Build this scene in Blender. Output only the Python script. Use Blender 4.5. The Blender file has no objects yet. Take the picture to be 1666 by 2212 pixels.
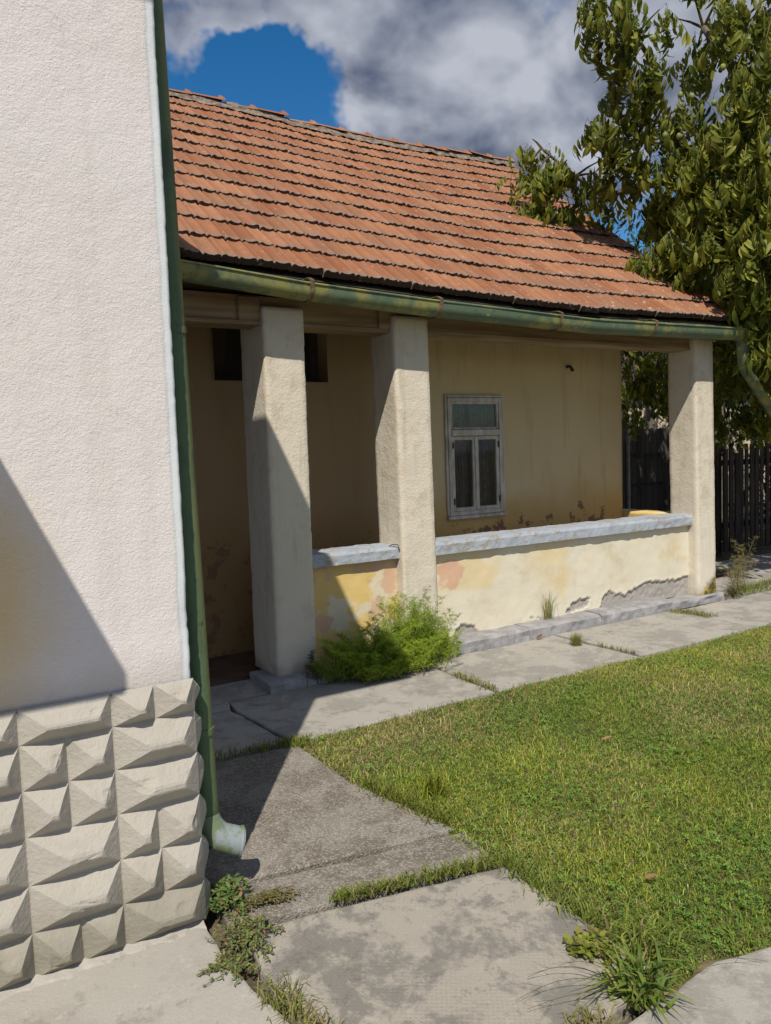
import bpy, math, random
import numpy as np
from mathutils import Vector, Matrix, noise as mn
R = math.radians
SC = bpy.context.scene
COL = SC.collection

# ------------------------------------------------------------------ camera
CAM_O = Vector((0, 0, 1.6))
yaw, pitch, roll, FPX = R(30.966), R(-4.371), R(-2.027), 1664.0
fw = Vector((math.sin(yaw)*math.cos(pitch), math.cos(yaw)*math.cos(pitch), math.sin(pitch)))
rt = fw.cross(Vector((0, 0, 1))).normalized(); up = rt.cross(fw)
rt2 = math.cos(roll)*rt + math.sin(roll)*up
up2 = -math.sin(roll)*rt + math.cos(roll)*up
cd = bpy.data.cameras.new('camera'); cam = bpy.data.objects.new('camera', cd); COL.objects.link(cam)
M = Matrix((rt2, up2, -fw)).transposed().to_4x4(); M.translation = CAM_O
cam.matrix_world = M
cd.sensor_fit = 'VERTICAL'; cd.sensor_height = 36; cd.lens = 36*FPX/2212
cd.clip_start = 0.05; cd.clip_end = 3000
SC.camera = cam

# ------------------------------------------------------------------ sky and sun
SUN = Vector((-0.71, -1.0, 1.56)).normalized()          # towards the sun
world = bpy.data.worlds.new('World'); SC.world = world; world.use_nodes = True
SKY_STRENGTH = 0.05
CL_OFF = (8.2, 2.9, 0.7)
def build_world():
    nt = world.node_tree; nt.nodes.clear(); N = nt.nodes.new; L = nt.links.new
    out = N('ShaderNodeOutputWorld'); bg = N('ShaderNodeBackground'); bg.inputs[1].default_value = SKY_STRENGTH
    L(bg.outputs[0], out.inputs[0])
    sky = N('ShaderNodeTexSky'); sky.sky_type = 'NISHITA'; sky.sun_disc = False
    sky.sun_elevation = math.asin(SUN.z); sky.sun_rotation = math.atan2(SUN.x, SUN.y)
    sky.air_density = 1.0; sky.dust_density = 0.25; sky.ozone_density = 2.2; sky.altitude = 200
    def math_(op, a, b=None, c=None, clamp=False):
        n = N('ShaderNodeMath'); n.operation = op; n.use_clamp = clamp
        for i, v in enumerate((a, b, c)):
            if v is None: continue
            if isinstance(v, (int, float)): n.inputs[i].default_value = v
            else: L(v, n.inputs[i])
        return n.outputs[0]
    def sstep(v, a, b):
        n = N('ShaderNodeMapRange'); n.interpolation_type = 'SMOOTHSTEP'
        L(v, n.inputs[0]); n.inputs[1].default_value = a; n.inputs[2].default_value = b
        return n.outputs[0]
    tc = N('ShaderNodeTexCoord')
    sep = N('ShaderNodeSeparateXYZ'); L(tc.outputs['Generated'], sep.inputs[0])
    zz = math_('ADD', math_('MAXIMUM', sep.outputs[2], 0.0), 0.55)
    cx = math_('DIVIDE', sep.outputs[0], zz); cy = math_('DIVIDE', sep.outputs[1], zz)
    comb = N('ShaderNodeCombineXYZ'); L(cx, comb.inputs[0]); L(cy, comb.inputs[1])
    def tex(scale, detail, rough, off, dist=0.0):
        mp = N('ShaderNodeMapping'); L(comb.outputs[0], mp.inputs[0]); mp.inputs[1].default_value = off
        t = N('ShaderNodeTexNoise'); t.inputs['Scale'].default_value = scale; t.inputs['Detail'].default_value = detail
        t.inputs['Roughness'].default_value = rough; t.inputs['Distortion'].default_value = dist
        L(mp.outputs[0], t.inputs['Vector']); return t.outputs['Fac']
    base = tex(2.6, 6, 0.54, CL_OFF, 0.25)
    basel = tex(2.6, 5, 0.54, (CL_OFF[0]-0.05, CL_OFF[1]-0.07, CL_OFF[2]), 0.25)
    puff = tex(7.0, 5, 0.54, (1.3, 5.5, 0.2), 0.3)
    puffl = tex(7.0, 3, 0.54, (1.3-0.03, 5.5-0.04, 0.2), 0.3)
    wn = N('ShaderNodeTexNoise'); wn.inputs['Scale'].default_value = 9.0; wn.inputs['Detail'].default_value = 4; wn.inputs['Roughness'].default_value = 0.6; L(tc.outputs['Generated'], wn.inputs['Vector'])
    ws = N('ShaderNodeVectorMath'); ws.operation = 'MULTIPLY_ADD'; L(wn.outputs['Color'], ws.inputs[0]); ws.inputs[1].default_value = (0.24,0.24,0.24); ws.inputs[2].default_value = (-0.12,-0.12,-0.12)
    wd = N('ShaderNodeVectorMath'); L(tc.outputs['Generated'], wd.inputs[0]); L(ws.outputs[0], wd.inputs[1])
    wv = N('ShaderNodeVectorMath'); wv.operation = 'NORMALIZE'; L(wd.outputs[0], wv.inputs[0])
    def around(d, width):   # a clear or thin patch of sky, its outline broken up
        d = Vector(d).normalized()
        v = N('ShaderNodeVectorMath'); v.operation = 'DOT_PRODUCT'; L(wv.outputs[0], v.inputs[0]); v.inputs[1].default_value = d
        return sstep(v.outputs['Value'], math.cos(R(width*1.7)), 1.0)
    def raydir(px, py): return fw + rt2*((px-833)/FPX) - up2*((py-1106)/FPX)
    gap = math_('ADD', around(raydir(420, 195), 7.4), math_('MULTIPLY', around(raydir(530, 175), 2.8), 0.75))
    gap = math_('ADD', gap, math_('MULTIPLY', around(raydir(640, 310), 4.6), 0.85))
    gap = math_('ADD', gap, math_('MULTIPLY', around(raydir(1370, 460), 4.5), 0.95))
    gap = math_('SUBTRACT', gap, math_('MULTIPLY', around(raydir(480, 5), 3.0), 0.5))
    dens = math_('SUBTRACT', math_('ADD', base, math_('ADD', 0.06, math_('MULTIPLY', around(raydir(1150, 150), 24.0), 0.13))), math_('MULTIPLY', gap, 0.20))  # cloud bank in the view, cover kept thinner elsewhere to lower ambient light
    dens = math_('ADD', dens, math_('MULTIPLY', math_('SUBTRACT', puff, 0.5), 0.22))
    mask = sstep(dens, 0.47, 0.60)
    thick = sstep(dens, 0.58, 0.86)
    emb = math_('ADD', math_('MULTIPLY', math_('SUBTRACT', base, basel), 3.0), math_('MULTIPLY', math_('SUBTRACT', puff, puffl), 2.6))
    lit = math_('ADD', math_('SUBTRACT', 0.55, math_('MULTIPLY', thick, 0.42)), emb, clamp=True)
    cm = N('ShaderNodeMix'); cm.data_type = 'RGBA'; L(lit, cm.inputs[0])
    cm.inputs[6].default_value = (2.0, 2.6, 4.2, 1); cm.inputs[7].default_value = (10.6, 11.2, 12.8, 1)
    # deepen the blue of the clear sky a little
    hs = N('ShaderNodeHueSaturation'); hs.inputs['Saturation'].default_value = 1.4; hs.inputs['Value'].default_value = 2.25
    L(sky.outputs[0], hs.inputs['Color'])
    mx = N('ShaderNodeMix'); mx.data_type = 'RGBA'; L(mask, mx.inputs[0]); L(hs.outputs[0], mx.inputs[6]); L(cm.outputs[2], mx.inputs[7])
    L(mx.outputs[2], bg.inputs[0])
build_world()
world.cycles.sampling_method = 'MANUAL'; world.cycles.sample_map_resolution = 256
sl = bpy.data.lights.new('sun', 'SUN'); sl.energy = 5.0; sl.angle = R(0.53); sl.color = (1.0, 0.94, 0.83)
so = bpy.data.objects.new('sun', sl); COL.objects.link(so)
so.rotation_euler = (-SUN).to_track_quat('-Z', 'Y').to_euler(); so.location = SUN*30
SC.view_settings.view_transform = 'Standard'; SC.view_settings.look = 'None'
SC.view_settings.exposure = -0.12; SC.cycles.max_bounces = 5; SC.cycles.diffuse_bounces = 3; SC.cycles.glossy_bounces = 2; SC.cycles.transmission_bounces = 3; SC.cycles.transparent_max_bounces = 6; SC.view_settings.gamma = 1.0; SC.view_settings.use_curve_mapping = False

# ------------------------------------------------------------------ helpers
rng = random.Random(7); nr = np.random.default_rng(7)
def nz(x, y, z, s=1.0): return mn.noise(Vector((x*s, y*s, z*s)))
def fb(x, y, z, s=1.0, o=4): return mn.fractal(Vector((x*s, y*s, z*s)), 0.8, 2.1, o)
def ray_pt(px, py, ax, v):
    d = fw + rt2*((px-833)/FPX) - up2*((py-1106)/FPX)
    t = (v-CAM_O[ax])/d[ax]; return CAM_O + d*t
def at_dist(px, py, dist):
    d = (fw + rt2*((px-833)/FPX) - up2*((py-1106)/FPX)).normalized(); return CAM_O + d*dist

class MB:
    def __init__(s): s.v = []; s.f = []; s.mi = []; s.c = None
    def add(s, vs, fs, m=0):
        b = len(s.v); s.v += [tuple(p) for p in vs]; s.f += [tuple(i+b for i in f) for f in fs]; s.mi += [m]*len(fs)
    def box(s, x0, x1, y0, y1, z0, z1, m=0, bev=0.0):
        if bev <= 0:
            vs = [(x0,y0,z0),(x1,y0,z0),(x1,y1,z0),(x0,y1,z0),(x0,y0,z1),(x1,y0,z1),(x1,y1,z1),(x0,y1,z1)]
            s.add(vs, [(0,3,2,1),(4,5,6,7),(0,1,5,4),(1,2,6,5),(2,3,7,6),(3,0,4,7)], m); return
        vs = []; b = bev
        for z, i in ((z0,b),(z0+b,0),(z1-b,0),(z1,b)):
            for (x, y) in ((x0+i,y0+b),(x0+b,y0+i),(x1-b,y0+i),(x1-i,y0+b),(x1-i,y1-b),(x1-b,y1-i),(x0+b,y1-i),(x0+i,y1-b)):
                vs.append((min(max(x,x0+i),x1-i), min(max(y,y0+i),y1-i), z))
        fs = [tuple(range(7,-1,-1)), tuple(range(24,32))]
        for l in range(3):
            for k in range(8): fs.append((l*8+k, l*8+(k+1)%8, l*8+8+(k+1)%8, l*8+8+k))
        s.add(vs, fs, m)
    def grid(s, fn, nu, nv, m=0, flip=False):
        vs = [fn(i/nu, j/nv) for j in range(nv+1) for i in range(nu+1)]
        fs = []
        for j in range(nv):
            for i in range(nu):
                a = j*(nu+1)+i; q = (a, a+1, a+nu+2, a+nu+1); fs.append(q[::-1] if flip else q)
        s.add(vs, fs, m)
    def tube(s, pts, rad, n=8, m=0, caps=True):
        pts = [Vector(p) for p in pts]; k = len(pts)
        rs = rad if isinstance(rad, (list, tuple)) else [rad]*k
        vs = []; ref = None
        for i, p in enumerate(pts):
            t = (pts[min(i+1,k-1)]-pts[max(i-1,0)]).normalized()
            if ref is None: ref = t.orthogonal().normalized()
            ref = (ref - t*ref.dot(t)); ref = ref.normalized() if ref.length > 1e-6 else t.orthogonal().normalized()
            b = t.cross(ref)
            for a in range(n):
                an = 2*math.pi*a/n; vs.append(p + (ref*math.cos(an)+b*math.sin(an))*rs[i])
        fs = []
        for i in range(k-1):
            for a in range(n): fs.append((i*n+a, i*n+(a+1)%n, (i+1)*n+(a+1)%n, (i+1)*n+a))
        if caps: fs.append(tuple(range(n-1,-1,-1))); fs.append(tuple((k-1)*n+a for a in range(n)))
        s.add(vs, fs, m)
    def mesh(s, name, mats, smooth=False):
        me = bpy.data.meshes.new(name); me.from_pydata(s.v, [], s.f); 
        for m in (mats if isinstance(mats, (list, tuple)) else [mats]): me.materials.append(m)
        if any(s.mi): me.polygons.foreach_set('material_index', s.mi)
        if smooth: me.polygons.foreach_set('use_smooth', [True]*len(s.f))
        if s.c is not None: setcol(me, s.c)
        me.update(); return me
    def build(s, name, mats, parent=None, smooth=False, loc=None):
        return link(name, s.mesh(name, mats, smooth), parent, loc)
def setcol(me, c):
    a = me.color_attributes.new('col', 'FLOAT_COLOR', 'POINT'); c = np.asarray(c, 'f4')
    if c.shape[1] == 3: c = np.hstack([c, np.ones((len(c),1),'f4')])
    a.data.foreach_set('color', c.ravel())
def link(name, me, parent=None, loc=None):
    o = bpy.data.objects.new(name, me); COL.objects.link(o)
    if parent: o.parent = parent
    if loc is not None: o.location = loc
    return o
def np_mesh(name, V, T, mat, col=None):
    """V (n,3), T (m,3) triangles -> mesh, fast"""
    me = bpy.data.meshes.new(name); n = len(V); m = len(T)
    me.vertices.add(n); me.vertices.foreach_set('co', np.asarray(V,'f4').ravel())
    me.loops.add(m*3); me.loops.foreach_set('vertex_index', np.asarray(T,'i4').ravel())
    me.polygons.add(m); me.polygons.foreach_set('loop_start', np.arange(0,m*3,3,dtype='i4'))
    me.polygons.foreach_set('loop_total', np.full(m,3,'i4'))
    me.materials.append(mat)
    if col is not None: setcol(me, col)
    me.update(); me.validate(); return me
def tag(o, label=None, cat=None, group=None, kind=None):
    for k, v in (('label',label),('category',cat),('group',group),('kind',kind)):
        if v: o[k] = v
    return o
def empty(name, loc, label=None, cat=None, group=None, kind=None):
    o = bpy.data.objects.new(name, None); COL.objects.link(o); o.location = loc; o.empty_display_size = 0.1
    return tag(o, label, cat, group, kind)
def adopt(parent, *objs):
    """children are built in world coordinates: keep them in place under an empty that stands at the thing's base"""
    for o in objs:
        o.parent = parent; o.matrix_parent_inverse = Matrix.Translation(-Vector(parent.location))

# ------------------------------------------------------------------ materials
class NT:
    def __init__(s, name):
        s.m = bpy.data.materials.new(name); s.m.use_nodes = True; s.t = s.m.node_tree; s.t.nodes.clear()
        s.out = s.n('ShaderNodeOutputMaterial'); s.p = s.n('ShaderNodeBsdfPrincipled'); s.l(s.p.outputs[0], s.out.inputs[0])
        s.tc = s.n('ShaderNodeTexCoord'); s.co = s.tc.outputs['Object']
        s.p.inputs['Specular IOR Level'].default_value = 0.25; s.p.inputs['Roughness'].default_value = 0.85
    def n(s, t): return s.t.nodes.new(t)
    def l(s, a, b): s.t.links.new(a, b)
    def set(s, sock, v):
        if isinstance(v, (int, float)): sock.default_value = v
        elif isinstance(v, (tuple, list)): sock.default_value = (*v, 1) if len(v) == 3 and sock.type == 'RGBA' else v
        else: s.l(v, sock)
    def math(s, op, a, b=None, clamp=False):
        n = s.n('ShaderNodeMath'); n.operation = op; n.use_clamp = clamp; s.set(n.inputs[0], a)
        if b is not None: s.set(n.inputs[1], b)
        return n.outputs[0]
    def noise(s, scale, detail=4, rough=0.55, vec=None, dist=0, stretch=None, off=None):
        v = vec or s.co
        if stretch or off:
            mp = s.n('ShaderNodeMapping'); s.l(v, mp.inputs[0])
            if stretch: mp.inputs[3].default_value = stretch
            if off: mp.inputs[1].default_value = off
            v = mp.outputs[0]
        n = s.n('ShaderNodeTexNoise'); s.l(v, n.inputs['Vector']); n.inputs['Scale'].default_value = scale
        n.inputs['Detail'].default_value = detail; n.inputs['Roughness'].default_value = rough; n.inputs['Distortion'].default_value = dist
        return n.outputs['Fac']
    def voro(s, scale, feature='F1', vec=None, rand=1.0, out='Distance'):
        n = s.n('ShaderNodeTexVoronoi'); s.l(vec or s.co, n.inputs['Vector']); n.inputs['Scale'].default_value = scale
        n.feature = feature; n.inputs['Randomness'].default_value = rand; return n.outputs[out]
    def ramp(s, v, a, b, lo=0.0, hi=1.0, smooth=True):
        n = s.n('ShaderNodeMapRange'); n.interpolation_type = 'SMOOTHSTEP' if smooth else 'LINEAR'
        s.set(n.inputs[0], v); n.inputs[1].default_value = a; n.inputs[2].default_value = b; n.inputs[3].default_value = lo; n.inputs[4].default_value = hi
        return n.outputs[0]
    def mix(s, f, a, b, mode='MIX'):
        n = s.n('ShaderNodeMix'); n.data_type = 'RGBA'; n.blend_type = mode; s.set(n.inputs[0], f); s.set(n.inputs[6], a); s.set(n.inputs[7], b)
        return n.outputs[2]
    def xyz(s, vec=None):
        n = s.n('ShaderNodeSeparateXYZ'); s.l(vec or s.co, n.inputs[0]); return n.outputs
    def bump(s, h, strength=0.5, dist=0.01, prev=None):
        n = s.n('ShaderNodeBump'); s.l(h, n.inputs['Height']); n.inputs['Strength'].default_value = strength; n.inputs['Distance'].default_value = dist
        if prev: s.l(prev, n.inputs['Normal'])
        return n.outputs[0]
    def attr(s, name='col', out='Color'):
        n = s.n('ShaderNodeAttribute'); n.attribute_name = name; return n.outputs[out]
    def orand(s): return s.n('ShaderNodeObjectInfo').outputs['Random']
    def color(s, v): s.set(s.p.inputs['Base Color'], v)
    def rough(s, v): s.set(s.p.inputs['Roughness'], v)
    def norm(s, v): s.l(v, s.p.inputs['Normal'])
    def geo(s): return s.n('ShaderNodeNewGeometry').outputs['Position']

def m_stucco():
    k = NT('white_stucco'); x, y, z = k.xyz()
    c = k.mix(k.noise(1.3, 4, 0.6), (0.66,0.615,0.60), (0.73,0.69,0.675))
    c = k.mix(k.ramp(k.noise(0.9, 3, 0.5, off=(4,1,2)), 0.5, 0.7, 0, 0.6), c, (0.74,0.68,0.70))
    # warm bounced light painted in as an ochre patch low on the left
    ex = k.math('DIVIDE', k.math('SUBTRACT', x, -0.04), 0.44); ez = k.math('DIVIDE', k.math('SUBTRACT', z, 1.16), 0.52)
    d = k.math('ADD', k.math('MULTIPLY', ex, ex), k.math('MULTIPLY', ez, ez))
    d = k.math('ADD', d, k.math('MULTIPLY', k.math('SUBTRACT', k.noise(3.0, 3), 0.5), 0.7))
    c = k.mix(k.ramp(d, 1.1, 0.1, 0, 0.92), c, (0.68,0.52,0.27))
    rs = k.noise(11, 4, 0.6, stretch=(1,1,0.07)); c = k.mix(k.ramp(rs, 0.5, 0.75, 0, 0.22), c, (0.50,0.45,0.40))
    cr = k.math('ABSOLUTE', k.math('SUBTRACT', k.noise(2.1, 7, 0.62, off=(1,2,9)), 0.5)); crm = k.math('MULTIPLY', k.ramp(cr, 0.0035, 0.0012), k.ramp(k.noise(1.1, 2, off=(5,5,1)), 0.50, 0.58)); c = k.mix(k.math('MULTIPLY', crm, 0.22), c, (0.25,0.22,0.2))
    lo = k.ramp(k.math('ADD', z, k.math('MULTIPLY', k.noise(7,5,0.65), -0.16)), 0.92, 0.80, 0, 0.35); c = k.mix(lo, c, (0.42,0.37,0.31))
    strip = k.ramp(k.math('ADD', x, k.math('MULTIPLY', k.math('SUBTRACT', k.noise(14, 3, stretch=(1,1,0.4)), 0.5), 0.02)), 0.703, 0.722)
    c = k.mix(strip, c, k.mix(k.noise(6, 3), (0.62,0.66,0.68), (0.72,0.75,0.76)))
    sp = k.ramp(k.noise(60, 2), 0.73, 0.78); c = k.mix(k.math('MULTIPLY', sp, 0.35), c, (0.4,0.36,0.33))
    k.color(c)
    h = k.noise(105, 4, 0.65, stretch=(0.9,1,1.1), dist=0.8)
    h2 = k.noise(34, 2, 0.5)
    hh = k.math('MULTIPLY', k.math('ADD', h, k.math('MULTIPLY', h2, 0.5)), k.ramp(strip, 0, 1, 1, 0.25))
    k.norm(k.bump(hh, 0.5, 0.008)); k.rough(0.9); return k.m
def m_plaster(name, a, b, scale=55, strength=0.5, dist=0.01, stain=None, top=None):
    k = NT(name); g = k.geo()
    c = k.mix(k.noise(2.2, 5, 0.6, vec=g), a, b)
    c = k.mix(k.ramp(k.noise(9, 4, 0.6, vec=g), 0.55, 0.75, 0, 0.35), c, tuple(v*0.78 for v in a))
    if stain:
        c = k.mix(k.ramp(k.noise(1.7, 5, 0.65, vec=g, off=(3,7,1), stretch=(1,1,0.6)), 0.5, 0.68, 0, stain[3]), c, stain[:3])
    x, y, z = k.xyz(g)
    low = k.math('MULTIPLY', k.ramp(k.math('ADD', z, k.math('MULTIPLY', k.noise(6,5,0.65,vec=g), -0.30)), 0.16, -0.10), 0.75)
    c = k.mix(low, c, (0.22,0.20,0.15))
    k.color(c); h = k.math('ADD', k.noise(scale, 5, 0.6, vec=g, dist=0.4), k.math('MULTIPLY', k.noise(scale*0.3, 3, 0.5, vec=g), 0.6))
    k.norm(k.bump(h, strength, dist)); k.rough(0.92); return k.m
def m_pillar3():   # pillar with moss at its foot
    k = NT('pillar_plaster'); g = k.geo(); x, y, z = k.xyz(g)
    c = k.mix(k.noise(2.2, 5, 0.6, vec=g), (0.62,0.55,0.44), (0.70,0.64,0.54))
    c = k.mix(k.ramp(k.noise(7, 4, 0.6, vec=g), 0.52, 0.72, 0, 0.45), c, (0.50,0.41,0.29))
    streak = k.noise(16, 4, 0.6, vec=g, stretch=(1,1,0.10)); c = k.mix(k.ramp(streak, 0.52, 0.72, 0, 0.42), c, (0.42,0.35,0.25))
    pt = k.noise(5, 7, 0.72, vec=g, off=(4,4,4)); c = k.mix(k.ramp(pt, 0.58, 0.62, 0, 0.35), c, (0.44,0.37,0.28))
    wh = k.math('ADD', z, k.math('MULTIPLY', k.noise(3, 4, vec=g), 0.9)); c = k.mix(k.ramp(wh, 1.25, 0.7, 0, 0.45), c, (0.70,0.64,0.54))
    low = k.ramp(k.math('ADD', z, k.math('MULTIPLY', k.math('SUBTRACT', k.noise(5,4,vec=g), 0.5), 0.3)), 0.16, 0.0, 0, 0.75)
    c = k.mix(low, c, (0.25,0.22,0.17))
    mo = k.math('ADD', k.math('SUBTRACT', k.math('MULTIPLY', k.math('SUBTRACT', x, 6.60), 0.9), k.math('SUBTRACT', z, 0.02)), k.math('MULTIPLY', k.math('SUBTRACT', k.noise(9,5,0.6,vec=g), 0.5), 0.22))
    mo = k.math('MULTIPLY', k.ramp(mo, -0.06, 0.05), k.ramp(x, 6.55, 6.6))
    c = k.mix(mo, c, k.mix(k.ramp(k.noise(14,4,0.6,vec=g),0.42,0.6), (0.10,0.08,0.03), (0.42,0.32,0.06)))
    k.color(c); h = k.math('ADD', k.noise(60, 5, 0.62, vec=g, dist=0.5), k.math('MULTIPLY', k.noise(20, 3, 0.5, vec=g), 0.7))
    k.norm(k.bump(h, 0.6, 0.009)); k.rough(0.92); return k.m
def m_parapet():
    k = NT('parapet_limewash'); g = k.geo(); x, y, z = k.xyz(g); w = k.attr('col')
    sw = k.n('ShaderNodeSeparateColor'); k.l(w, sw.inputs[0]); peel, yel, pink = sw.outputs
    c = k.mix(k.noise(1.8, 5, 0.6, vec=g), (0.66,0.60,0.46), (0.73,0.68,0.56))
    dirt = k.ramp(k.noise(2.6, 5, 0.65, vec=g, off=(2,5,8), stretch=(1,1,1.3)), 0.50, 0.72, 0, 0.5); c = k.mix(dirt, c, (0.50,0.41,0.25))
    c = k.mix(yel, c, k.mix(k.noise(4,4,vec=g), (0.66,0.45,0.15), (0.74,0.56,0.24)))
    c = k.mix(pink, c, k.mix(k.noise(8,4,vec=g), (0.62,0.36,0.22), (0.66,0.46,0.34)))
    st = k.noise(12, 4, 0.6, vec=g, stretch=(1,1,0.15)); c = k.mix(k.ramp(st, 0.56, 0.75, 0, 0.22), c, (0.45,0.38,0.26))
    gr = k.mix(k.noise(18,5,0.65,vec=g), (0.30,0.27,0.245), (0.44,0.40,0.37)); c = k.mix(peel, c, gr)
    k.color(c); h = k.math('ADD', k.noise(45, 5, 0.6, vec=g), k.math('MULTIPLY', k.noise(130,3,0.6,vec=g), k.math('MULTIPLY', peel, 1.2)))
    k.norm(k.bump(h, 0.32, 0.007)); k.rough(0.9); return k.m
def m_sill():
    k = NT('blue_grey_sill'); g = k.geo()
    c = k.mix(k.noise(5,4,vec=g), (0.31,0.345,0.40), (0.43,0.465,0.52))
    c = k.mix(k.ramp(k.noise(10,6,0.7,vec=g,stretch=(0.7,1,1.5)), 0.53, 0.57), c, k.mix(k.noise(30,3,vec=g),(0.26,0.24,0.22),(0.40,0.37,0.34)))
    k.color(c); k.norm(k.bump(k.noise(40,5,0.6,vec=g), 0.4, 0.008)); k.rough(0.85); return k.m
def m_concrete(name, a, b, stain, agg=0.0, waffle=False, stain_amt=0.6, scale=1.0):
    k = NT(name); g = k.geo()
    c = k.mix(k.noise(2.0*scale, 6, 0.62, vec=g), a, b)
    s = k.noise(2.6*scale, 9, 0.72, vec=g, off=(5,2,0), dist=0.2)
    c = k.mix(k.ramp(s, 0.47, 0.56, 0, stain_amt), c, stain)
    c = k.mix(k.ramp(k.noise(7*scale, 8, 0.75, vec=g, off=(1,4,0)), 0.56, 0.62, 0, 0.5), c, tuple(v*0.72 for v in stain))
    ck = k.math('ABSOLUTE', k.math('SUBTRACT', k.noise(1.7, 8, 0.6, vec=g, off=(9,3,0)), 0.5)); c = k.mix(k.math('MULTIPLY', k.ramp(ck, 0.003, 0.001), k.ramp(k.noise(1.3,1,vec=g,off=(2,2,0)), 0.52, 0.58, 0, 0.4)), c, (0.07,0.06,0.05))
    c = k.mix(k.ramp(k.noise(14*scale, 5, 0.65, vec=g), 0.55, 0.72, 0, 0.4), c, tuple(min(1,v*1.25) for v in b))
    c = k.mix(k.ramp(k.noise(210, 2, 0.6, vec=g), 0.55, 0.72, 0, 0.35), c, tuple(v*0.55 for v in a))
    h = k.noise(90, 4, 0.6, vec=g); hd = 0.004
    if agg:
        vo = k.voro(150, vec=g); vc = k.voro(150, vec=g, out='Color'); sv = k.n('ShaderNodeSeparateColor'); k.l(vc, sv.inputs[0])
        c = k.mix(k.math('MULTIPLY', k.ramp(sv.outputs[0], 0.55, 0.95), agg), c, (0.52,0.47,0.40))
        c = k.mix(k.math('MULTIPLY', k.ramp(sv.outputs[1], 0.65, 1.0), agg), c, (0.06,0.05,0.045))
        h = k.math('ADD', h, k.math('MULTIPLY', vo, -1.2)); hd = 0.006
    if waffle:
        x, y, z = k.xyz(g)
        f = lambda v: k.math('SINE', k.math('MULTIPLY', v, 2*math.pi/0.021))
        u = k.math('ADD', x, k.math('MULTIPLY', y, 0.18)); v = k.math('SUBTRACT', y, k.math('MULTIPLY', x, 0.18))
        d = k.ramp(k.math('MULTIPLY', f(u), f(v)), 0.25, 0.75)
        wm = k.ramp(k.noise(2.2, 4, 0.6, vec=g, off=(1,9,0)), 0.40, 0.56)
        d = k.math('MULTIPLY', d, wm); c = k.mix(k.math('MULTIPLY', d, 0.15), c, tuple(v*0.55 for v in a))
        h = k.math('ADD', h, k.math('MULTIPLY', d, -0.3)); hd = 0.004
    k.color(c); k.norm(k.bump(h, 0.5, hd)); k.rough(0.88); return k.m
def m_tile():
    k = NT('clay_tile'); r = k.orand(); x, y, z = k.xyz()
    g = k.geo()
    ra = k.attr('col'); sr = k.n('ShaderNodeSeparateColor'); k.l(ra, sr.inputs[0])
    rr = k.math('FRACT', k.math('ADD', r, sr.outputs[0]))
    c = k.mix(rr, (0.255,0.10,0.047), (0.375,0.175,0.092))
    c = k.mix(k.ramp(k.math('FRACT', k.math('MULTIPLY', rr, 7.3)), 0.6, 1.0, 0, 0.6), c, (0.25,0.13,0.075))
    c = k.mix(k.ramp(k.noise(5,5,0.65,vec=g), 0.42, 0.70, 0, 0.6), c, (0.24,0.10,0.055))
    c = k.mix(k.ramp(k.noise(38,4,0.7,vec=g), 0.56, 0.72, 0, 0.4), c, (0.20,0.10,0.065))
    st = k.noise(30,4,0.6,stretch=(1,0.12,1)); c = k.mix(k.ramp(st,0.5,0.75,0,0.3), c, (0.42,0.22,0.135))
    # lichen and soot at the lower edge of each tile (sr green = distance from the edge)
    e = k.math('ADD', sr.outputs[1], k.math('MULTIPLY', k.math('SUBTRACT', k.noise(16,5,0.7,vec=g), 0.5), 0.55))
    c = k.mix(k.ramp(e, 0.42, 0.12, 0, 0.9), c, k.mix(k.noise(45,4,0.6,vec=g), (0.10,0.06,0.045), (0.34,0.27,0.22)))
    c = k.mix(k.ramp(sr.outputs[1], 0.05, 0.01), c, (0.07,0.045,0.035))  # front faces near-black: the shade on them is put into the colour
    li = k.ramp(k.noise(20,7,0.75,vec=g), 0.575, 0.64); gx = k.xyz(g)
    li = k.math('MULTIPLY', li, k.ramp(gx[0], 3.0, 6.9, 0.35, 1.0)); c = k.mix(li, c, (0.46,0.40,0.34))
    rib = k.math('SINE', k.math('MULTIPLY', x, 2*math.pi/0.0205)); ribm = k.ramp(rib, 0.35, 0.9)
    c = k.mix(k.math('MULTIPLY', ribm, 0.16), c, (0.20,0.085,0.05))
    k.color(c); k.norm(k.bump(k.math('SUBTRACT', k.noise(80,3,0.6,vec=g), k.math('MULTIPLY', ribm, 0.45)), 0.45, 0.007)); k.rough(0.9); return k.m
def m_simple(name, a, b, scale=12, rough=0.8, bs=0.3, bd=0.005, stretch=None, detail=5):
    k = NT(name); g = k.geo(); n = k.noise(scale, detail, 0.6, vec=g, stretch=stretch)
    k.color(k.mix(k.ramp(n, 0.3, 0.7), a, b)); k.norm(k.bump(k.noise(scale*4,4,0.6,vec=g,stretch=stretch), bs, bd)); k.rough(rough); return k.m
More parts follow.
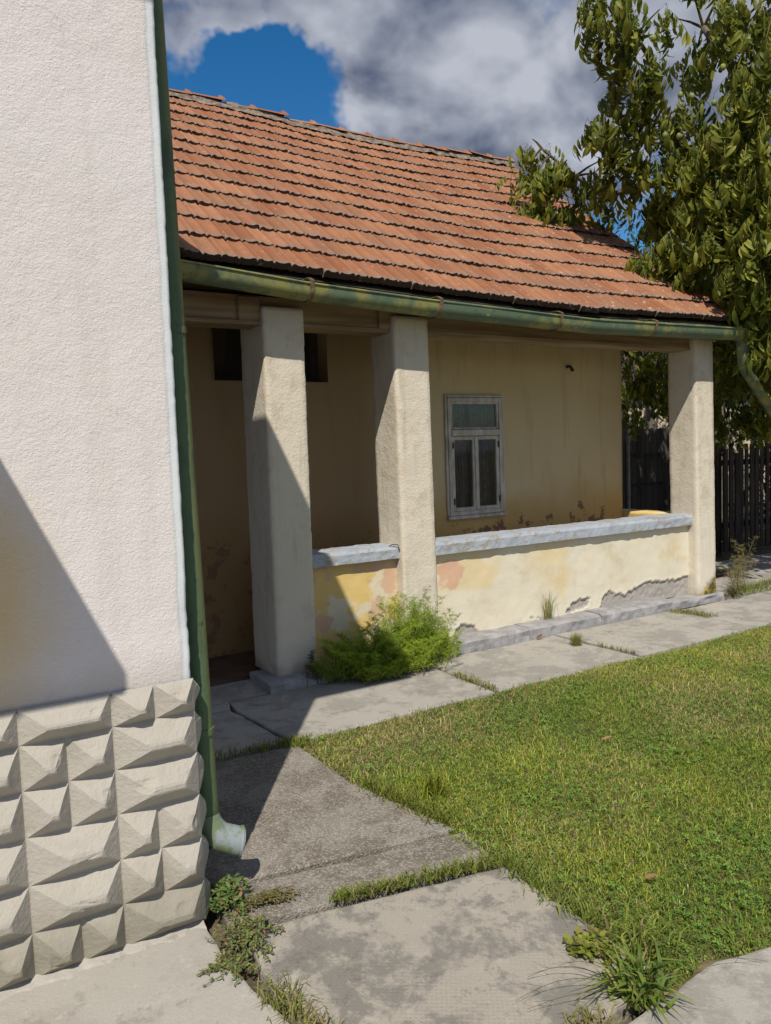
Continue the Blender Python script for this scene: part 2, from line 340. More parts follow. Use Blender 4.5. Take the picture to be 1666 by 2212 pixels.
def m_green_metal():
    k = NT('green_painted_metal'); g = k.geo()
    c = k.mix(k.noise(3,5,0.6,vec=g,stretch=(1,1,0.6)), (0.07,0.11,0.068), (0.125,0.175,0.11))
    c = k.mix(k.ramp(k.noise(4,5,0.65,vec=g,off=(3,1,4)), 0.44, 0.60, 0, 0.85), c, (0.27,0.25,0.075))
    c = k.mix(k.ramp(k.noise(26,6,0.7,vec=g), 0.60, 0.68, 0, 0.8), c, (0.03,0.045,0.03))
    c = k.mix(k.ramp(k.noise(9,6,0.7,vec=g,off=(8,1,1)), 0.66, 0.72, 0, 0.8), c, (0.22,0.09,0.04))
    c = k.mix(k.ramp(k.noise(12,6,0.7,vec=g,off=(1,7,3)), 0.64, 0.70, 0, 0.7), c, (0.40,0.42,0.34))
    k.color(c); k.norm(k.bump(k.noise(50,5,0.6,vec=g), 0.25, 0.004)); k.rough(0.55); k.p.inputs['Specular IOR Level'].default_value = 0.4; return k.m
def m_downpipe():
    k = NT('downpipe_paint'); g = k.geo(); x, y, z = k.xyz(g)
    c = k.mix(k.noise(3,5,0.6,vec=g), (0.065,0.11,0.06), (0.11,0.17,0.085))
    yl = k.math('ADD', k.ramp(k.math('ADD', x, k.math('MULTIPLY', z, 0.0155)), 0.805, 0.85), k.math('MULTIPLY', k.math('SUBTRACT', k.noise(4,5,vec=g,stretch=(1,1,0.4)), 0.5), 1.2))
    c = k.mix(k.ramp(yl, 0.4, 1.1, 0, 0.6), c, (0.20,0.20,0.075))  # right side yellower: light catching the pipe is put into the colour
    c = k.mix(k.ramp(k.noise(5,6,0.7,vec=g,off=(2,2,2),stretch=(1,1,0.5)), 0.5, 0.66, 0, 0.7), c, (0.05,0.075,0.05))
    c = k.mix(k.ramp(k.noise(30,6,0.7,vec=g,stretch=(1,1,0.6)), 0.62, 0.66, 0, 0.85), c, (0.035,0.05,0.035))
    k.color(c); k.norm(k.bump(k.noise(40,5,0.6,vec=g), 0.2, 0.004)); k.rough(0.5); return k.m
def m_leafy(name, a, b, trans=0.35, spec=0.3):
    k = NT(name); w = k.attr('col'); s = k.n('ShaderNodeSeparateColor'); k.l(w, s.inputs[0])
    rr = k.math('FRACT', k.math('ADD', k.orand(), s.outputs[0]))
    c = k.mix(rr, a, b); c = k.mix(k.math('MULTIPLY', s.outputs[1], 0.8), c, (0.24,0.20,0.05))
    k.color(c); k.rough(0.5); k.p.inputs['Specular IOR Level'].default_value = spec
    tr = k.n('ShaderNodeBsdfTranslucent'); k.l(k.mix(0.5, c, (0.25,0.30,0.03)), tr.inputs[0])
    mx = k.n('ShaderNodeMixShader'); mx.inputs[0].default_value = trans; k.l(k.p.outputs[0], mx.inputs[1]); k.l(tr.outputs[0], mx.inputs[2]); k.l(mx.outputs[0], k.out.inputs[0])
    return k.m
def m_vcol(name, trans=0.3, rough=0.6):
    k = NT(name); c = k.attr('col'); k.color(c); k.rough(rough)
    tr = k.n('ShaderNodeBsdfTranslucent'); k.l(c, tr.inputs[0])
    mx = k.n('ShaderNodeMixShader'); mx.inputs[0].default_value = trans; k.l(k.p.outputs[0], mx.inputs[1]); k.l(tr.outputs[0], mx.inputs[2]); k.l(mx.outputs[0], k.out.inputs[0])
    return k.m
def m_glass():
    k = NT('window_glass'); t = k.n('ShaderNodeBsdfTransparent'); t.inputs[0].default_value = (0.80,0.83,0.82,1)
    g = k.n('ShaderNodeBsdfGlossy'); g.inputs['Roughness'].default_value = 0.03; g.inputs[0].default_value = (1,1,1,1)
    mx = k.n('ShaderNodeMixShader'); mx.inputs[0].default_value = 0.035; k.l(t.outputs[0], mx.inputs[1]); k.l(g.outputs[0], mx.inputs[2]); k.l(mx.outputs[0], k.out.inputs[0]); return k.m
def m_inner_wall():
    k = NT('ochre_veranda_plaster'); g = k.geo(); x, y, z = k.xyz(g)
    c = k.mix(k.noise(1.6,4,0.6,vec=g), (0.58,0.45,0.24), (0.67,0.55,0.34))
    st = k.noise(9,5,0.62,vec=g,stretch=(1,1,0.14)); c = k.mix(k.ramp(st,0.5,0.72,0,0.35), c, (0.42,0.28,0.12))
    lowm = k.ramp(k.math('ADD', z, k.math('MULTIPLY', k.math('SUBTRACT', k.noise(2.5,5,vec=g),0.5), 0.7)), 1.35, 0.85, 0, 0.75)
    c = k.mix(lowm, c, (0.54,0.34,0.10))
    # browner paint round the bricked-up doorway on the left, porch shade painted in too
    lf = k.ramp(k.math('ADD', x, k.math('MULTIPLY', k.math('SUBTRACT', k.noise(2,4,vec=g),0.5), 0.5)), 4.1, 3.3, 0, 0.75); c = k.mix(lf, c, (0.27,0.175,0.09))
    pm = k.noise(7,6,0.68,vec=g,off=(2,0,6)); pz = k.ramp(z, 1.15, 0.85); pe = k.ramp(k.math('ADD', pm, k.math('MULTIPLY', pz, 0.14)), 0.70, 0.715)
    c = k.mix(k.math('MULTIPLY', pe, k.ramp(z, 1.3, 1.0)), c, (0.26,0.15,0.09))
    k.color(c); h = k.math('ADD', k.noise(40,5,0.6,vec=g), k.math('MULTIPLY', pe, -1.5)); k.norm(k.bump(h, 0.35, 0.007)); k.rough(0.9); return k.m

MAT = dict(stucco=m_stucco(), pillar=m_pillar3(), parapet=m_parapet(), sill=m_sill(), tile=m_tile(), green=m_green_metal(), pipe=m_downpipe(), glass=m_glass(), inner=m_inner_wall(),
    plinth=m_plaster('plinth_cement', (0.38,0.35,0.305), (0.46,0.43,0.38), 75, 0.5, 0.008, (0.33,0.28,0.21,0.45)),
    mortar=m_simple('lime_mortar', (0.15,0.11,0.085), (0.32,0.265,0.22), 22, 0.95, 0.8, 0.012),
    kerb=m_simple('kerb_cement', (0.24,0.235,0.24), (0.36,0.35,0.355), 9, 0.9, 0.6, 0.008),
    path=m_concrete('path_concrete', (0.33,0.31,0.275), (0.43,0.40,0.355), (0.25,0.235,0.21), stain_amt=0.7),
    agg=m_concrete('exposed_aggregate_concrete', (0.145,0.125,0.10), (0.21,0.187,0.155), (0.33,0.305,0.27), agg=0.42, stain_amt=0.55, scale=1.3),
    waffle=m_concrete('stamped_concrete', (0.32,0.29,0.245), (0.39,0.355,0.305), (0.19,0.178,0.16), waffle=True, stain_amt=0.9),
    smooth=m_concrete('smooth_concrete', (0.36,0.335,0.295), (0.42,0.395,0.355), (0.32,0.295,0.26), stain_amt=0.45),
    floor=m_simple('red_oxide_floor', (0.085,0.045,0.035), (0.13,0.08,0.065), 6, 0.6, 0.2),
    soil=m_simple('bare_soil', (0.07,0.055,0.038), (0.14,0.11,0.075), 9, 0.95, 0.7, 0.02),
    turf=m_simple('turf_soil', (0.09,0.085,0.035), (0.20,0.16,0.08), 7, 0.95, 0.7, 0.02),
    wood=m_simple('weathered_beam', (0.22,0.15,0.085), (0.36,0.27,0.17), 5, 0.85, 0.5, 0.006, (0.25,1,4)),
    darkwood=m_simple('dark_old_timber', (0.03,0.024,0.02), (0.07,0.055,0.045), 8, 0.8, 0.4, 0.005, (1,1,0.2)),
    gate=m_simple('grey_gate_boards', (0.045,0.04,0.038), (0.10,0.09,0.085), 9, 0.85, 0.4, 0.005, (1,1,0.15)),
    frame=m_simple('peeling_white_paint', (0.40,0.36,0.30), (0.66,0.62,0.56), 14, 0.7, 0.4, 0.004, (1,1,0.35), 6),
    curtain=m_simple('grey_net_curtain', (0.12,0.11,0.105), (0.20,0.19,0.18), 20, 0.9, 0.1),
    rust=m_simple('rusty_strap', (0.11,0.07,0.04), (0.20,0.15,0.09), 30, 0.7, 0.3),
    bark=m_simple('grey_bark', (0.10,0.085,0.07), (0.22,0.19,0.16), 8, 0.9, 0.9, 0.02, (1,1,0.3)),
    twig=m_simple('brown_twig', (0.09,0.07,0.04), (0.16,0.13,0.07), 20, 0.85, 0.3),
    farwall=m_simple('neighbour_plaster', (0.55,0.44,0.32), (0.66,0.55,0.42), 4, 0.9, 0.4, 0.01),
    walnut=m_leafy('walnut_leaf', (0.05,0.085,0.015), (0.31,0.32,0.05), 0.30, 0.2),
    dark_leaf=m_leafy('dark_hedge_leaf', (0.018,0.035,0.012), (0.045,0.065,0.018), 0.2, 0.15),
    grass=m_vcol('grass_blade', 0.3, 0.55), dry=m_vcol('dry_leaf', 0.1, 0.7),
    husk=m_simple('green_walnut_husk', (0.16,0.20,0.05), (0.24,0.27,0.07), 20, 0.5, 0.1),
    iron=m_simple('dark_iron', (0.03,0.03,0.03), (0.08,0.06,0.05), 20, 0.6, 0.2),
    void=m_simple('dark_room_stand_in', (0.02,0.017,0.014), (0.03,0.025,0.02), 3, 0.9, 0.1))

# ------------------------------------------------------------------ ground
mb = MB(); mb.grid(lambda u, v: (-600+1200*u, -600+1200*v, -0.06), 8, 8); g = mb.build('ground', MAT['soil']); tag(g, kind='structure')
def lawn_edge(x, y):   # >0 inside the lawn
    w = 0.05*nz(x,y,3,2.3)+0.03*nz(x,y,9,8)
    return min(3.95+w-y, x-1.79-w, (y-1.47-w) if x < 3.2 else 9)
lx0, lx1, ly0, ly1 = 1.72, 16.0, -3.0, 3.95
mb = MB(); mb.grid(lambda u, v: (lx0+(lx1-lx0)*u, ly0+(ly1-ly0)*v, -0.022+0.012*nz(lx0+(lx1-lx0)*u, ly0+(ly1-ly0)*v, 0, 2)), 90, 50)
tag(mb.build('lawn', MAT['turf'], smooth=True), kind='structure')
path = empty('path', (0, 3.5, 0), kind='structure')
def slab(poly, z, mat, seed=0, th=0.07, name='slab', tilt=(0,0), chip=0.008):
    pts = []
    n = len(poly)
    for i in range(n):
        a = Vector(poly[i]); b = Vector(poly[(i+1)%n]); k = max(2, int((b-a).length/0.05))
        for j in range(k): pts.append(a.lerp(b, j/k))
    cen = sum(pts, Vector((0,0)))/len(pts); m = len(pts); ring = []
    out = []
    for p in pts:
        d = (cen-p).normalized(); q = p + d*(abs(nz(p.x,p.y,seed,6))*chip*2 + abs(nz(p.x,p.y,seed+5,22))*chip)
        out.append((q, d))
    zf = lambda q: z + tilt[0]*(q.x-cen.x) + tilt[1]*(q.y-cen.y) + 0.004*nz(q.x,q.y,seed,3)
    vs = []
    for dz, ins in ((-th,0.0),(-0.010,0.0),(-0.002,0.004),(0.0,0.014)):
        for q, d in out:
            r = q+d*ins; vs.append((r.x, r.y, zf(r)+dz))
    fs = []
    for l in range(3):
        for i in range(m): fs.append((l*m+i, l*m+(i+1)%m, (l+1)*m+(i+1)%m, (l+1)*m+i))
    fs.append(tuple(range(3*m, 4*m)))
    b = MB(); b.add(vs, fs); o = b.build(name, mat); adopt(path, o); return o
slab([(-4,4.66),(-4,3.95),(1.67,3.93),(1.60,4.64)], 0.0, MAT['path'], 1)
slab([(-3,4.68),(1.60,4.66),(1.64,4.82),(1.95,4.84),(1.95,5.24),(-3,5.24)], 0.004, MAT['path'], 22)
slab([(1.69,3.90),(3.155,3.93),(3.16,4.83),(1.63,4.80),(1.615,4.63)], 0.002, MAT['path'], 2)
slab([(3.185,3.93),(4.56,3.93),(4.53,4.83),(3.18,4.83)], 0.0, MAT['path'], 3)
slab([(4.585,3.93),(6.02,3.95),(6.06,4.83),(4.555,4.83)], 0.006, MAT['path'], 4)
slab([(6.045,3.93),(7.46,3.95),(7.48,4.86),(6.085,4.84)], -0.002, MAT['path'], 5)
slab([(7.49,3.93),(8.9,3.9),(8.9,4.86),(7.51,4.86)], 0.0, MAT['path'], 6)
slab([(7.15,4.92),(8.6,4.92),(8.6,5.7),(7.15,5.7)], 0.0, MAT['path'], 7)
slab([(8.92,3.9),(11.5,3.9),(11.5,4.9),(8.92,4.88)], 0.0, MAT['path'], 8)
slab([(0.78,2.74),(1.84,2.57),(1.70,3.25),(1.69,3.87),(0.78,3.91)], 0.004, MAT['agg'], 9)
slab([(0.80,2.47),(1.20,2.39),(1.84,2.29),(1.87,2.55),(0.80,2.72)], -0.006, MAT['agg'], 10)
slab([(0.86,1.40),(1.50,1.45),(1.83,1.50),(1.82,2.24),(1.20,2.355),(0.84,2.42),(0.80,2.2)], 0.0, MAT['waffle'], 11)
slab([(-5,-0.5),(0.78,-0.5),(0.84,1.38),(0.80,1.9),(0.74,2.3),(0.73,2.66),(-5,2.66)], 0.0, MAT['smooth'], 12)
slab([(0.82,-0.5),(2.9,-0.5),(2.95,1.18),(2.3,1.36),(1.99,1.44),(1.52,1.41),(0.87,1.36)], 0.012, MAT['path'], 13)
slab([(-4,2.68),(0.76,2.68),(0.76,3.9),(-4,3.92)], -0.004, MAT['path'], 14)

# ------------------------------------------------------------------ near house (left)
near = empty('rendered_house', (0.745, 2.563, 0), 'tall white rendered house with studded cement plinth at the left edge', 'house')
YF, XC = 2.563, 0.745
prof = [(-6, YF)]
x = -0.4
while x < XC-0.03: prof.append((x, YF)); x += 0.02
for a in range(0, 91, 15): prof.append((XC-0.014+0.014*math.sin(R(a)), YF+0.014-0.014*math.cos(R(a))))
y = YF+0.04
while y < 2.95: prof.append((XC, y)); y += 0.03
prof += [(XC, 4.5), (-6, 4.5)]
zs = [0.80+0.02*i for i in range(120)] + [3.3, 4.1]
mb = MB(); n = len(prof)
vs = []
for z in zs:
    for i, (x, y) in enumerate(prof):
        dx = dy = 0
        if -0.5 < x and y < 3:
            d = 0.0016*fb(x,y,z,6,3) + 0.0012*nz(x,y,z,40)
            cor = max(0, 1-abs(x-XC)/0.03) if y < YF+0.03 else max(0, 1-(y-YF)/0.04)
            d -= (0.004*max(0, nz(1,2,z,5)) + 0.003*max(0, nz(4,2,z,37)))*cor*(1.8 if z < 1.3 else 1)
            if y <= YF+0.012: dy = -d
            if x >= XC-0.012: dx = d
        vs.append((x+dx, y+dy, z))
fs = []
for j in range(len(zs)-1):
    for i in range(n-1): a = j*n+i; fs.append((a, a+1, a+n+1, a+n))
    a = j*n+n-1; fs.append((a, j*n, j*n+n, a+n))
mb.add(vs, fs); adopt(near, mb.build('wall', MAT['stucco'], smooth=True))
# plinth: cement backing and projecting pyramid studs
pl = MB(); pl.box(-6, XC-0.004, YF-0.012, 4.5, 0.0, 0.85); plinth = pl.build('plinth', MAT['plinth']); adopt(near, plinth)
rows = [(0.862,0.748),(0.748,0.604),(0.604,0.455),(0.455,0.302),(0.302,0.150),(0.150,0.004)]
cols_sq = [0.200,0.335,0.475]; cX = [0.747,0.612,0.475,0.335,0.200,-0.065,-0.20,-0.335]
pat = ['LS','SL','SL','LS','LS','SL']   # between 0.200 and 0.475, then 0.475 and 0.747
def stud(x0, x1, z0, z1, h, seed, plane=YF-0.012):
    """hip-roofed block moulded by hand: concentric rings from the joint up to the crest"""
    w, hh = x1-x0, z1-z0; sq = w < 0.2; q3 = random.Random(int(seed*31)); jl, jb = q3.uniform(0.92,1.08), q3.uniform(0.92,1.08); bl, br, bt, bb_ = (0.54*w*jl, 0.33*w, 0.52*hh, 0.38*hh*jb) if sq else (0.70*hh*jl, 0.42*hh, 0.52*hh, 0.38*hh*jb); b = MB(); nr_ = 8; ms = max(6, int(w/0.011)); mz = max(6, int(hh/0.011))
    vs = []
    for k in range(nr_+1):
        t = k/nr_; a0, a1, c0, c1 = x0+bl*t, x1-br*t, z0+bb_*t, z1-bt*t; P = []
        for i in range(ms): P.append((a0+(a1-a0)*i/ms, c0))
        for i in range(mz): P.append((a1, c0+(c1-c0)*i/mz))
        for i in range(ms): P.append((a1-(a1-a0)*i/ms, c1))
        for i in range(mz): P.append((a0, c1-(c1-c0)*i/mz))
        for (X, Z) in P:
            e = min(1, t*4)
            prof = t if t < 0.9 else 0.9+(t-0.9)*0.35
            dep = h*prof*(1+0.10*nz(x0*7,z0*9,seed,5)) + e*(0.0010*fb(X,Z,seed,40,3)+0.0012*nz(X,Z,seed,11))
            chip = max(0, nz(X,Z,seed+3,17)-0.30)*0.022*(1 if 0.55 < t else 0.3)
            vs.append((X+e*0.0018*nz(X,Z,seed+9,14), plane-max(dep-chip, -0.003), Z+e*0.0022*nz(X,Z,seed+19,12)))
    m = 2*(ms+mz)
    fs = [(k*m+i, k*m+(i+1)%m, (k+1)*m+(i+1)%m, (k+1)*m+i) for k in range(nr_) for i in range(m)]
    fs.append(tuple(nr_*m+i for i in range(m)))
    b.add(vs, fs); o = b.build('stud', MAT['plinth']); o.parent = plinth; return o
for r, ((z1, z0), p) in enumerate(zip(rows, pat)):
    segs = []
    for k, ch in enumerate(p):
        a, bb = ((0.200,0.475),(0.475,0.747))[k]; sh = 0.012*(nz(r,k,1,3.7)) 
        if ch == 'L': segs.append((a, bb))
        else: segs += [(a, (a+bb)/2+sh), ((a+bb)/2+sh, bb)]
    q = 'SL' if p == 'LS' else 'LS'
    for k, (a, bb) in enumerate(((-0.35,-0.075),(-0.075,0.200))):
        if q[k] == 'L': segs.append((a, bb))
        else: segs += [(a, (a+bb)/2), ((a+bb)/2, bb)]
    for (a, bb) in segs: stud(a+0.002, bb-0.002, z0+0.001, z1-0.001, 0.056, r*17+a*9)
    # return of the corner stud on the side face
    b = MB(); hh = z1-z0
    def fs_(u, v):
        Y = YF-0.012+0.14*u; Z = z0+hh*v; d = min(1, max(0, min(Y-YF+0.012, YF+0.128-Y, Z-z0, z1-Z)/0.07))
        return (XC-0.002+0.040*min(1,d*1.3)+0.004*fb(Y,Z,r,20,3), Y, Z+0.003*nz(Y,Z,r,9))
    b.grid(fs_, 10, 10); o = b.build('stud', MAT['plinth']); o.parent = plinth
# cement smear along the foot
b = MB(); b.grid(lambda u, v: (-1.0+1.73*u, YF-0.012-(0.045+0.025*fb(u*22,1,2,1,4))*v, 0.014*(1-v)**1.3+0.006*nz(u*45,v,1,1)*(1-v)-0.006*(v>0.9)+0.002), 160, 6); adopt(near, b.build('mortar_fillet', MAT['smooth'], smooth=True))
# downpipe
PX, PY, PR = 0.812, 2.70, 0.043
b = MB(); b.tube([(PX-0.0155*(z-0.3), PY, z) for z in (4.1,3.2,2.2,1.2,0.62,0.30)], PR, 20, caps=False)
pipe = b.build('downpipe', MAT['pipe'], smooth=True); adopt(near, pipe)
b = MB()
ctr = []
for k in range(9):
    a = R(k*68/8); ctr.append((PX+0.095*(1-math.cos(a))*1.0, PY-0.03*(k/8), 0.30-0.10*math.sin(a)))
ctr.append((PX+0.105, PY-0.042, 0.188))
b.tube(ctr, [PR*1.06+0.0008*i for i in range(10)], 20, caps=False)
b.tube([(ctr[-1][0]-0.002, ctr[-1][1], ctr[-1][2]), (ctr[-1][0]+0.008, ctr[-1][1]-0.003, ctr[-1][2]-0.002)], [0.057,0.057], 20, caps=False)
b.tube([(ctr[-1][0]+0.007, ctr[-1][1]-0.003, ctr[-1][2]-0.002), (ctr[-1][0]-0.10, ctr[-1][1]+0.02, ctr[-1][2]+0.03)], [0.052,0.036], 20, caps=False)
k = NT('worn_zinc_outlet'); gq = k.geo(); cc = k.mix(k.ramp(k.noise(16,5,0.65,vec=gq),0.42,0.58),(0.15,0.20,0.11),(0.25,0.28,0.30)); cc = k.mix(k.ramp(k.noise(20,5,0.65,vec=gq,off=(3,3,3)),0.58,0.66),cc,(0.26,0.22,0.07)); k.color(cc); k.rough(0.6)
o = b.build('outlet', k.m, smooth=True); o.parent = pipe
for z in (0.62, 2.05):
    xx = PX-0.0155*(z-0.3)
    b = MB(); b.tube([(xx, PY, z+0.012), (xx, PY, z-0.012)], PR+0.004, 20, caps=False); b.tube([(xx, PY, z+0.012),(xx, PY, z+0.013)], [PR+0.004, PR-0.001], 20, caps=False)
    o = b.build('joint_collar', MAT['pipe'], smooth=True); o.parent = pipe
# roof of the near house (above the frame, throws the big shadow) and door canopy left of the frame
EX, EZ, FY = 1.02, 4.10, 1.895
b = MB(); WX_, BY_ = -6.4, 4.56; ry_ = (FY+BY_)/2; rh_ = EZ+0.05+0.75*(BY_-FY)/2; rx0, rx1 = WX_+1.35, EX-1.35
b.box(WX_, EX, FY, BY_, EZ, EZ+0.05)      # boarded eaves all round
b.add([(WX_,FY,EZ+0.052),(EX,FY,EZ+0.052),(EX,BY_,EZ+0.052),(WX_,BY_,EZ+0.052),(rx0,ry_,rh_),(rx1,ry_,rh_)], [(0,1,5,4),(1,2,5),(2,3,4,5),(3,0,4)])
adopt(near, b.build('roof', MAT['tile']))
b = MB(); b.box(-1.6, -0.215, YF-1.06, YF-0.004, 2.46, 2.56, bev=0.01); adopt(near, b.build('door_canopy', MAT['mortar']))

# ------------------------------------------------------------------ veranda house
house = empty('village_house', (4.0, 5.4, 0), 'old farmhouse with pillared veranda under a red tiled roof', 'house')
def rough_column(x0, x1, y0, y1, z0, z1, seed, amp=0.0032, step=0.03, lean=(0,0)):
    pr = []; rr = 0.012
    def seg(ax, ay, bx, by, nx, ny):
        k = max(3, int(math.hypot(bx-ax,by-ay)/step))
        for j in range(k+1): t = j/k; pr.append((ax+(bx-ax)*t, ay+(by-ay)*t, nx, ny))
    seg(x0+rr,y0,x1-rr,y0,0,-1); seg(x1,y0+rr,x1,y1-rr,1,0); seg(x1-rr,y1,x0+rr,y1,0,1); seg(x0,y1-rr,x0,y0+rr,-1,0)
    n = len(pr); nzv = int((z1-z0)/step); b = MB(); vs = []
    for j in range(nzv+1):
        z = z0+(z1-z0)*j/nzv
        for (x,y,nx,ny) in pr:
            d = amp*fb(x,y,z+seed*3,5,3)+amp*0.6*nz(x,y,z+seed,22)
            ce = min(abs(x-x0),abs(x-x1))+min(abs(y-y0),abs(y-y1))
            if ce < 0.03: d -= 0.008*max(0, nz(seed,x*3,z,19)-0.1)
            t = (z-z0)
            vs.append((x+nx*d+lean[0]*t, y+ny*d+lean[1]*t, z))
    fs = [(j*n+i, j*n+(i+1)%n, (j+1)*n+(i+1)%n, (j+1)*n+i) for j in range(nzv) for i in range(n)]
    fs.append(tuple(nzv*n+i for i in range(n))); b.add(vs, fs); return b
YP = 4.95
for (x0,x1,yb,z0,s,ln) in ((2.045,2.352,5.39,0.05,1,0.004),(3.118,3.432,5.31,0.06,2,-0.008),(6.60,6.885,5.28,0.06,3,-0.016)):
    b = rough_column(x0,x1,YP,yb,z0,2.62,s,lean=(ln,0)); adopt(house, b.build('pillar', MAT['pillar'], smooth=True))
# parapet walls with flaked render
big = [(5.288,0.003),(5.351,0.147),(5.445,0.258),(5.505,0.215),(5.63,0.177),(5.822,0.221),(5.921,0.263),(6.053,0.261),(6.256,0.247),(6.43,0.232),(6.658,0.262),(6.7,0.0)]
patch2 = [(4.892,0.101),(4.968,0.176),(5.085,0.212),(5.202,0.21),(5.183,0.126),(4.995,0.087)]
patch1 = [(3.619,0.04),(3.669,0.137),(3.765,0.18),(3.86,0.139),(3.911,0.069),(3.9,0.02)]
patch3 = [(4.40,0.10),(4.47,0.135),(4.56,0.13),(4.60,0.095)]
def sdist(px, pz, poly):
    ins = False; best = 9
    for i in range(len(poly)):
        ax, az = poly[i]; bx, bz = poly[(i+1)%len(poly)]
        if (az > pz) != (bz > pz) and px < (bx-ax)*(pz-az)/(bz-az)+ax: ins = not ins
        ex, ez = bx-ax, bz-az; t = max(0, min(1, ((px-ax)*ex+(pz-az)*ez)/(ex*ex+ez*ez)))
        best = min(best, math.hypot(px-ax-t*ex, pz-az-t*ez))
    return best if ins else -best
def parapet(x0, x1, z0, z1, y, depth, which):
    b = MB(); cols = []
    nu = int((x1-x0)/0.0125); nv = int((z1-z0)/0.0125); vs = []
    for j in range(nv+1):
        for i in range(nu+1):
            X = x0+(x1-x0)*i/nu; Z = z0+(z1-z0)*j/nv
            d = 0.005*fb(X,1,Z,3,3); pe = 0
            if which == 2:
                jt = 0.022*fb(X,5,Z,14,4)
                s = max(sdist(X,Z,p) for p in (big,patch2,patch1,patch3)) + jt
                pe = max(0, min(1, s/0.006))
                d -= 0.016*pe - 0.006*pe*fb(X,9,Z,25,4); 
                if -0.03 < s < 0: d += 0.004*(1+s/0.03)
                ye = max(0, min(0.9, 1.5*fb(X,2,Z,2.2,4) - 0.25 + 0.6*max(0,1-abs(X-3.9)/0.7)*max(0,1-abs(Z-0.5)/0.25)))
                pk = max(0, min(1, 9*(0.62-math.hypot((X-3.62)/0.22,(Z-0.60)/0.20)) + 3.2*fb(X,3,Z,10,4)))
                pk = pk if math.hypot((X-3.62)/0.22,(Z-0.60)/0.20) < 1.2 else 0
                edge = 0.9 if X < 3.52 and Z > 0.62 else 0; ye = max(ye*0.55, edge*0.6)
            else:
                ye = max(0.15, min(1, 1.15 + 4.0*fb(X,2,Z,3.5,5)))
                pk = max(0, min(0.85, 11*(fb(X,7,Z,3.2,5)-0.14))) * (1 if Z > 0.25 else 0.4)
                pk = max(pk, max(0, min(1, 9*(0.5-math.hypot((X-2.45)/0.14,(Z-0.36)/0.2)+0.6*fb(X,4,Z,9,5)))))
                d += 0.004*pk*0
            vs.append((X, y-d, Z)); cols.append((pe, ye, pk))
    fs = []
    for j in range(nv):
        for i in range(nu): a = j*(nu+1)+i; fs.append((a, a+1, a+nu+2, a+nu+1))
    b.add(vs, fs)
    nb = len(b.v); b.box(x0, x1, y+0.03, y+depth, z0, z1-0.001); cols += [(0,0.3,0)]*(len(b.v)-nb)
    b.c = cols; return b
adopt(house, parapet(2.36, 3.115, 0.05, 0.80, 5.055, 0.22, 1).build('parapet', MAT['parapet'], smooth=True))
adopt(house, parapet(3.435, 6.605, 0.06, 0.80, 5.06, 0.22, 2).build('parapet', MAT['parapet'], smooth=True))
def sill(x0, x1, y0, y1, z0, z1, seed):
    b = MB(); nu = int((x1-x0)/0.03)
    sec = [(0,0),(0,0.25),(0,0.5),(0,0.75),(0.04,1),(0.5,1.02),(1,1),(1,0)]
    vs = []
    for i in range(nu+1):
        X = x0+(x1-x0)*i/nu
        for (a, c) in sec:
            yy = y0+(y1-y0)*a; zz = z0+(z1-z0)*c
            dd = 0.006*fb(X,yy,zz,7,3)+0.003*nz(X,yy*4,zz*4+seed,25)
            ch = 0.012*max(0, nz(X,seed,c,9)-0.2) if c in (0,1) and a < 0.1 else 0
            vs.append((X, yy-(dd if a < 0.2 else 0)+ch, zz+(dd if c > 0.9 else 0)-(ch if c > 0.5 else -ch)))
    m = len(sec); fs = [(i*m+k, (i+1)*m+k, (i+1)*m+(k+1)%m, i*m+(k+1)%m) for i in range(nu) for k in range(m)]
    fs += [tuple(range(m)), tuple(nu*m+k for k in range(m-1,-1,-1))]
    b.add(vs, fs); o = b.build('parapet_coping', MAT['sill']); adopt(house, o); return o
sill(2.355, 3.112, 5.0, 5.30, 0.790, 0.884, 1); sill(3.437, 6.59, 5.01, 5.31, 0.775, 0.878, 2)
# kerb along the foot
def kerb(x0, x1, y0, y1, z1, seed, nm='kerb'):
    b = MB(); nu = max(6, int((x1-x0)/0.03)); sec = [(0,0),(0.02,0.4),(0.02,0.8),(0.15,1),(1,1.0),(1,0)]; vs = []
    for i in range(nu+1):
        X = x0+(x1-x0)*i/nu
        for (a, c) in sec:
            dd = 0.012*fb(X,a,c+seed,5,4); vs.append((X, y0+(y1-y0)*a-dd*(1-a), z1*c-0.02*(c==0)+dd*0.8*(c>0.7)))
    m = len(sec); fs = [(i*m+k, (i+1)*m+k, (i+1)*m+(k+1)%m, i*m+(k+1)%m) for i in range(nu) for k in range(m)]
    fs += [tuple(range(m)), tuple(nu*m+k for k in range(m-1,-1,-1))]
    b.add(vs, fs); adopt(house, b.build(nm, MAT['kerb']))
for i, (a, bb) in enumerate(((3.46,4.28),(4.29,5.12),(5.13,6.1))): kerb(a, bb, 4.85, 5.08, 0.088+0.004*i, i)
kerb(6.11, 6.93, 4.90, 5.08, 0.06, 7); kerb(1.93, 2.40, 4.80, 5.2, 0.062, 8); kerb(2.41, 3.45, 4.86, 5.08, 0.05, 9)
# veranda floor
b = MB(); b.box(0.5, 6.62, 5.22, 5.9, -0.02, 0.028); adopt(house, b.build('veranda_floor', MAT['floor']))
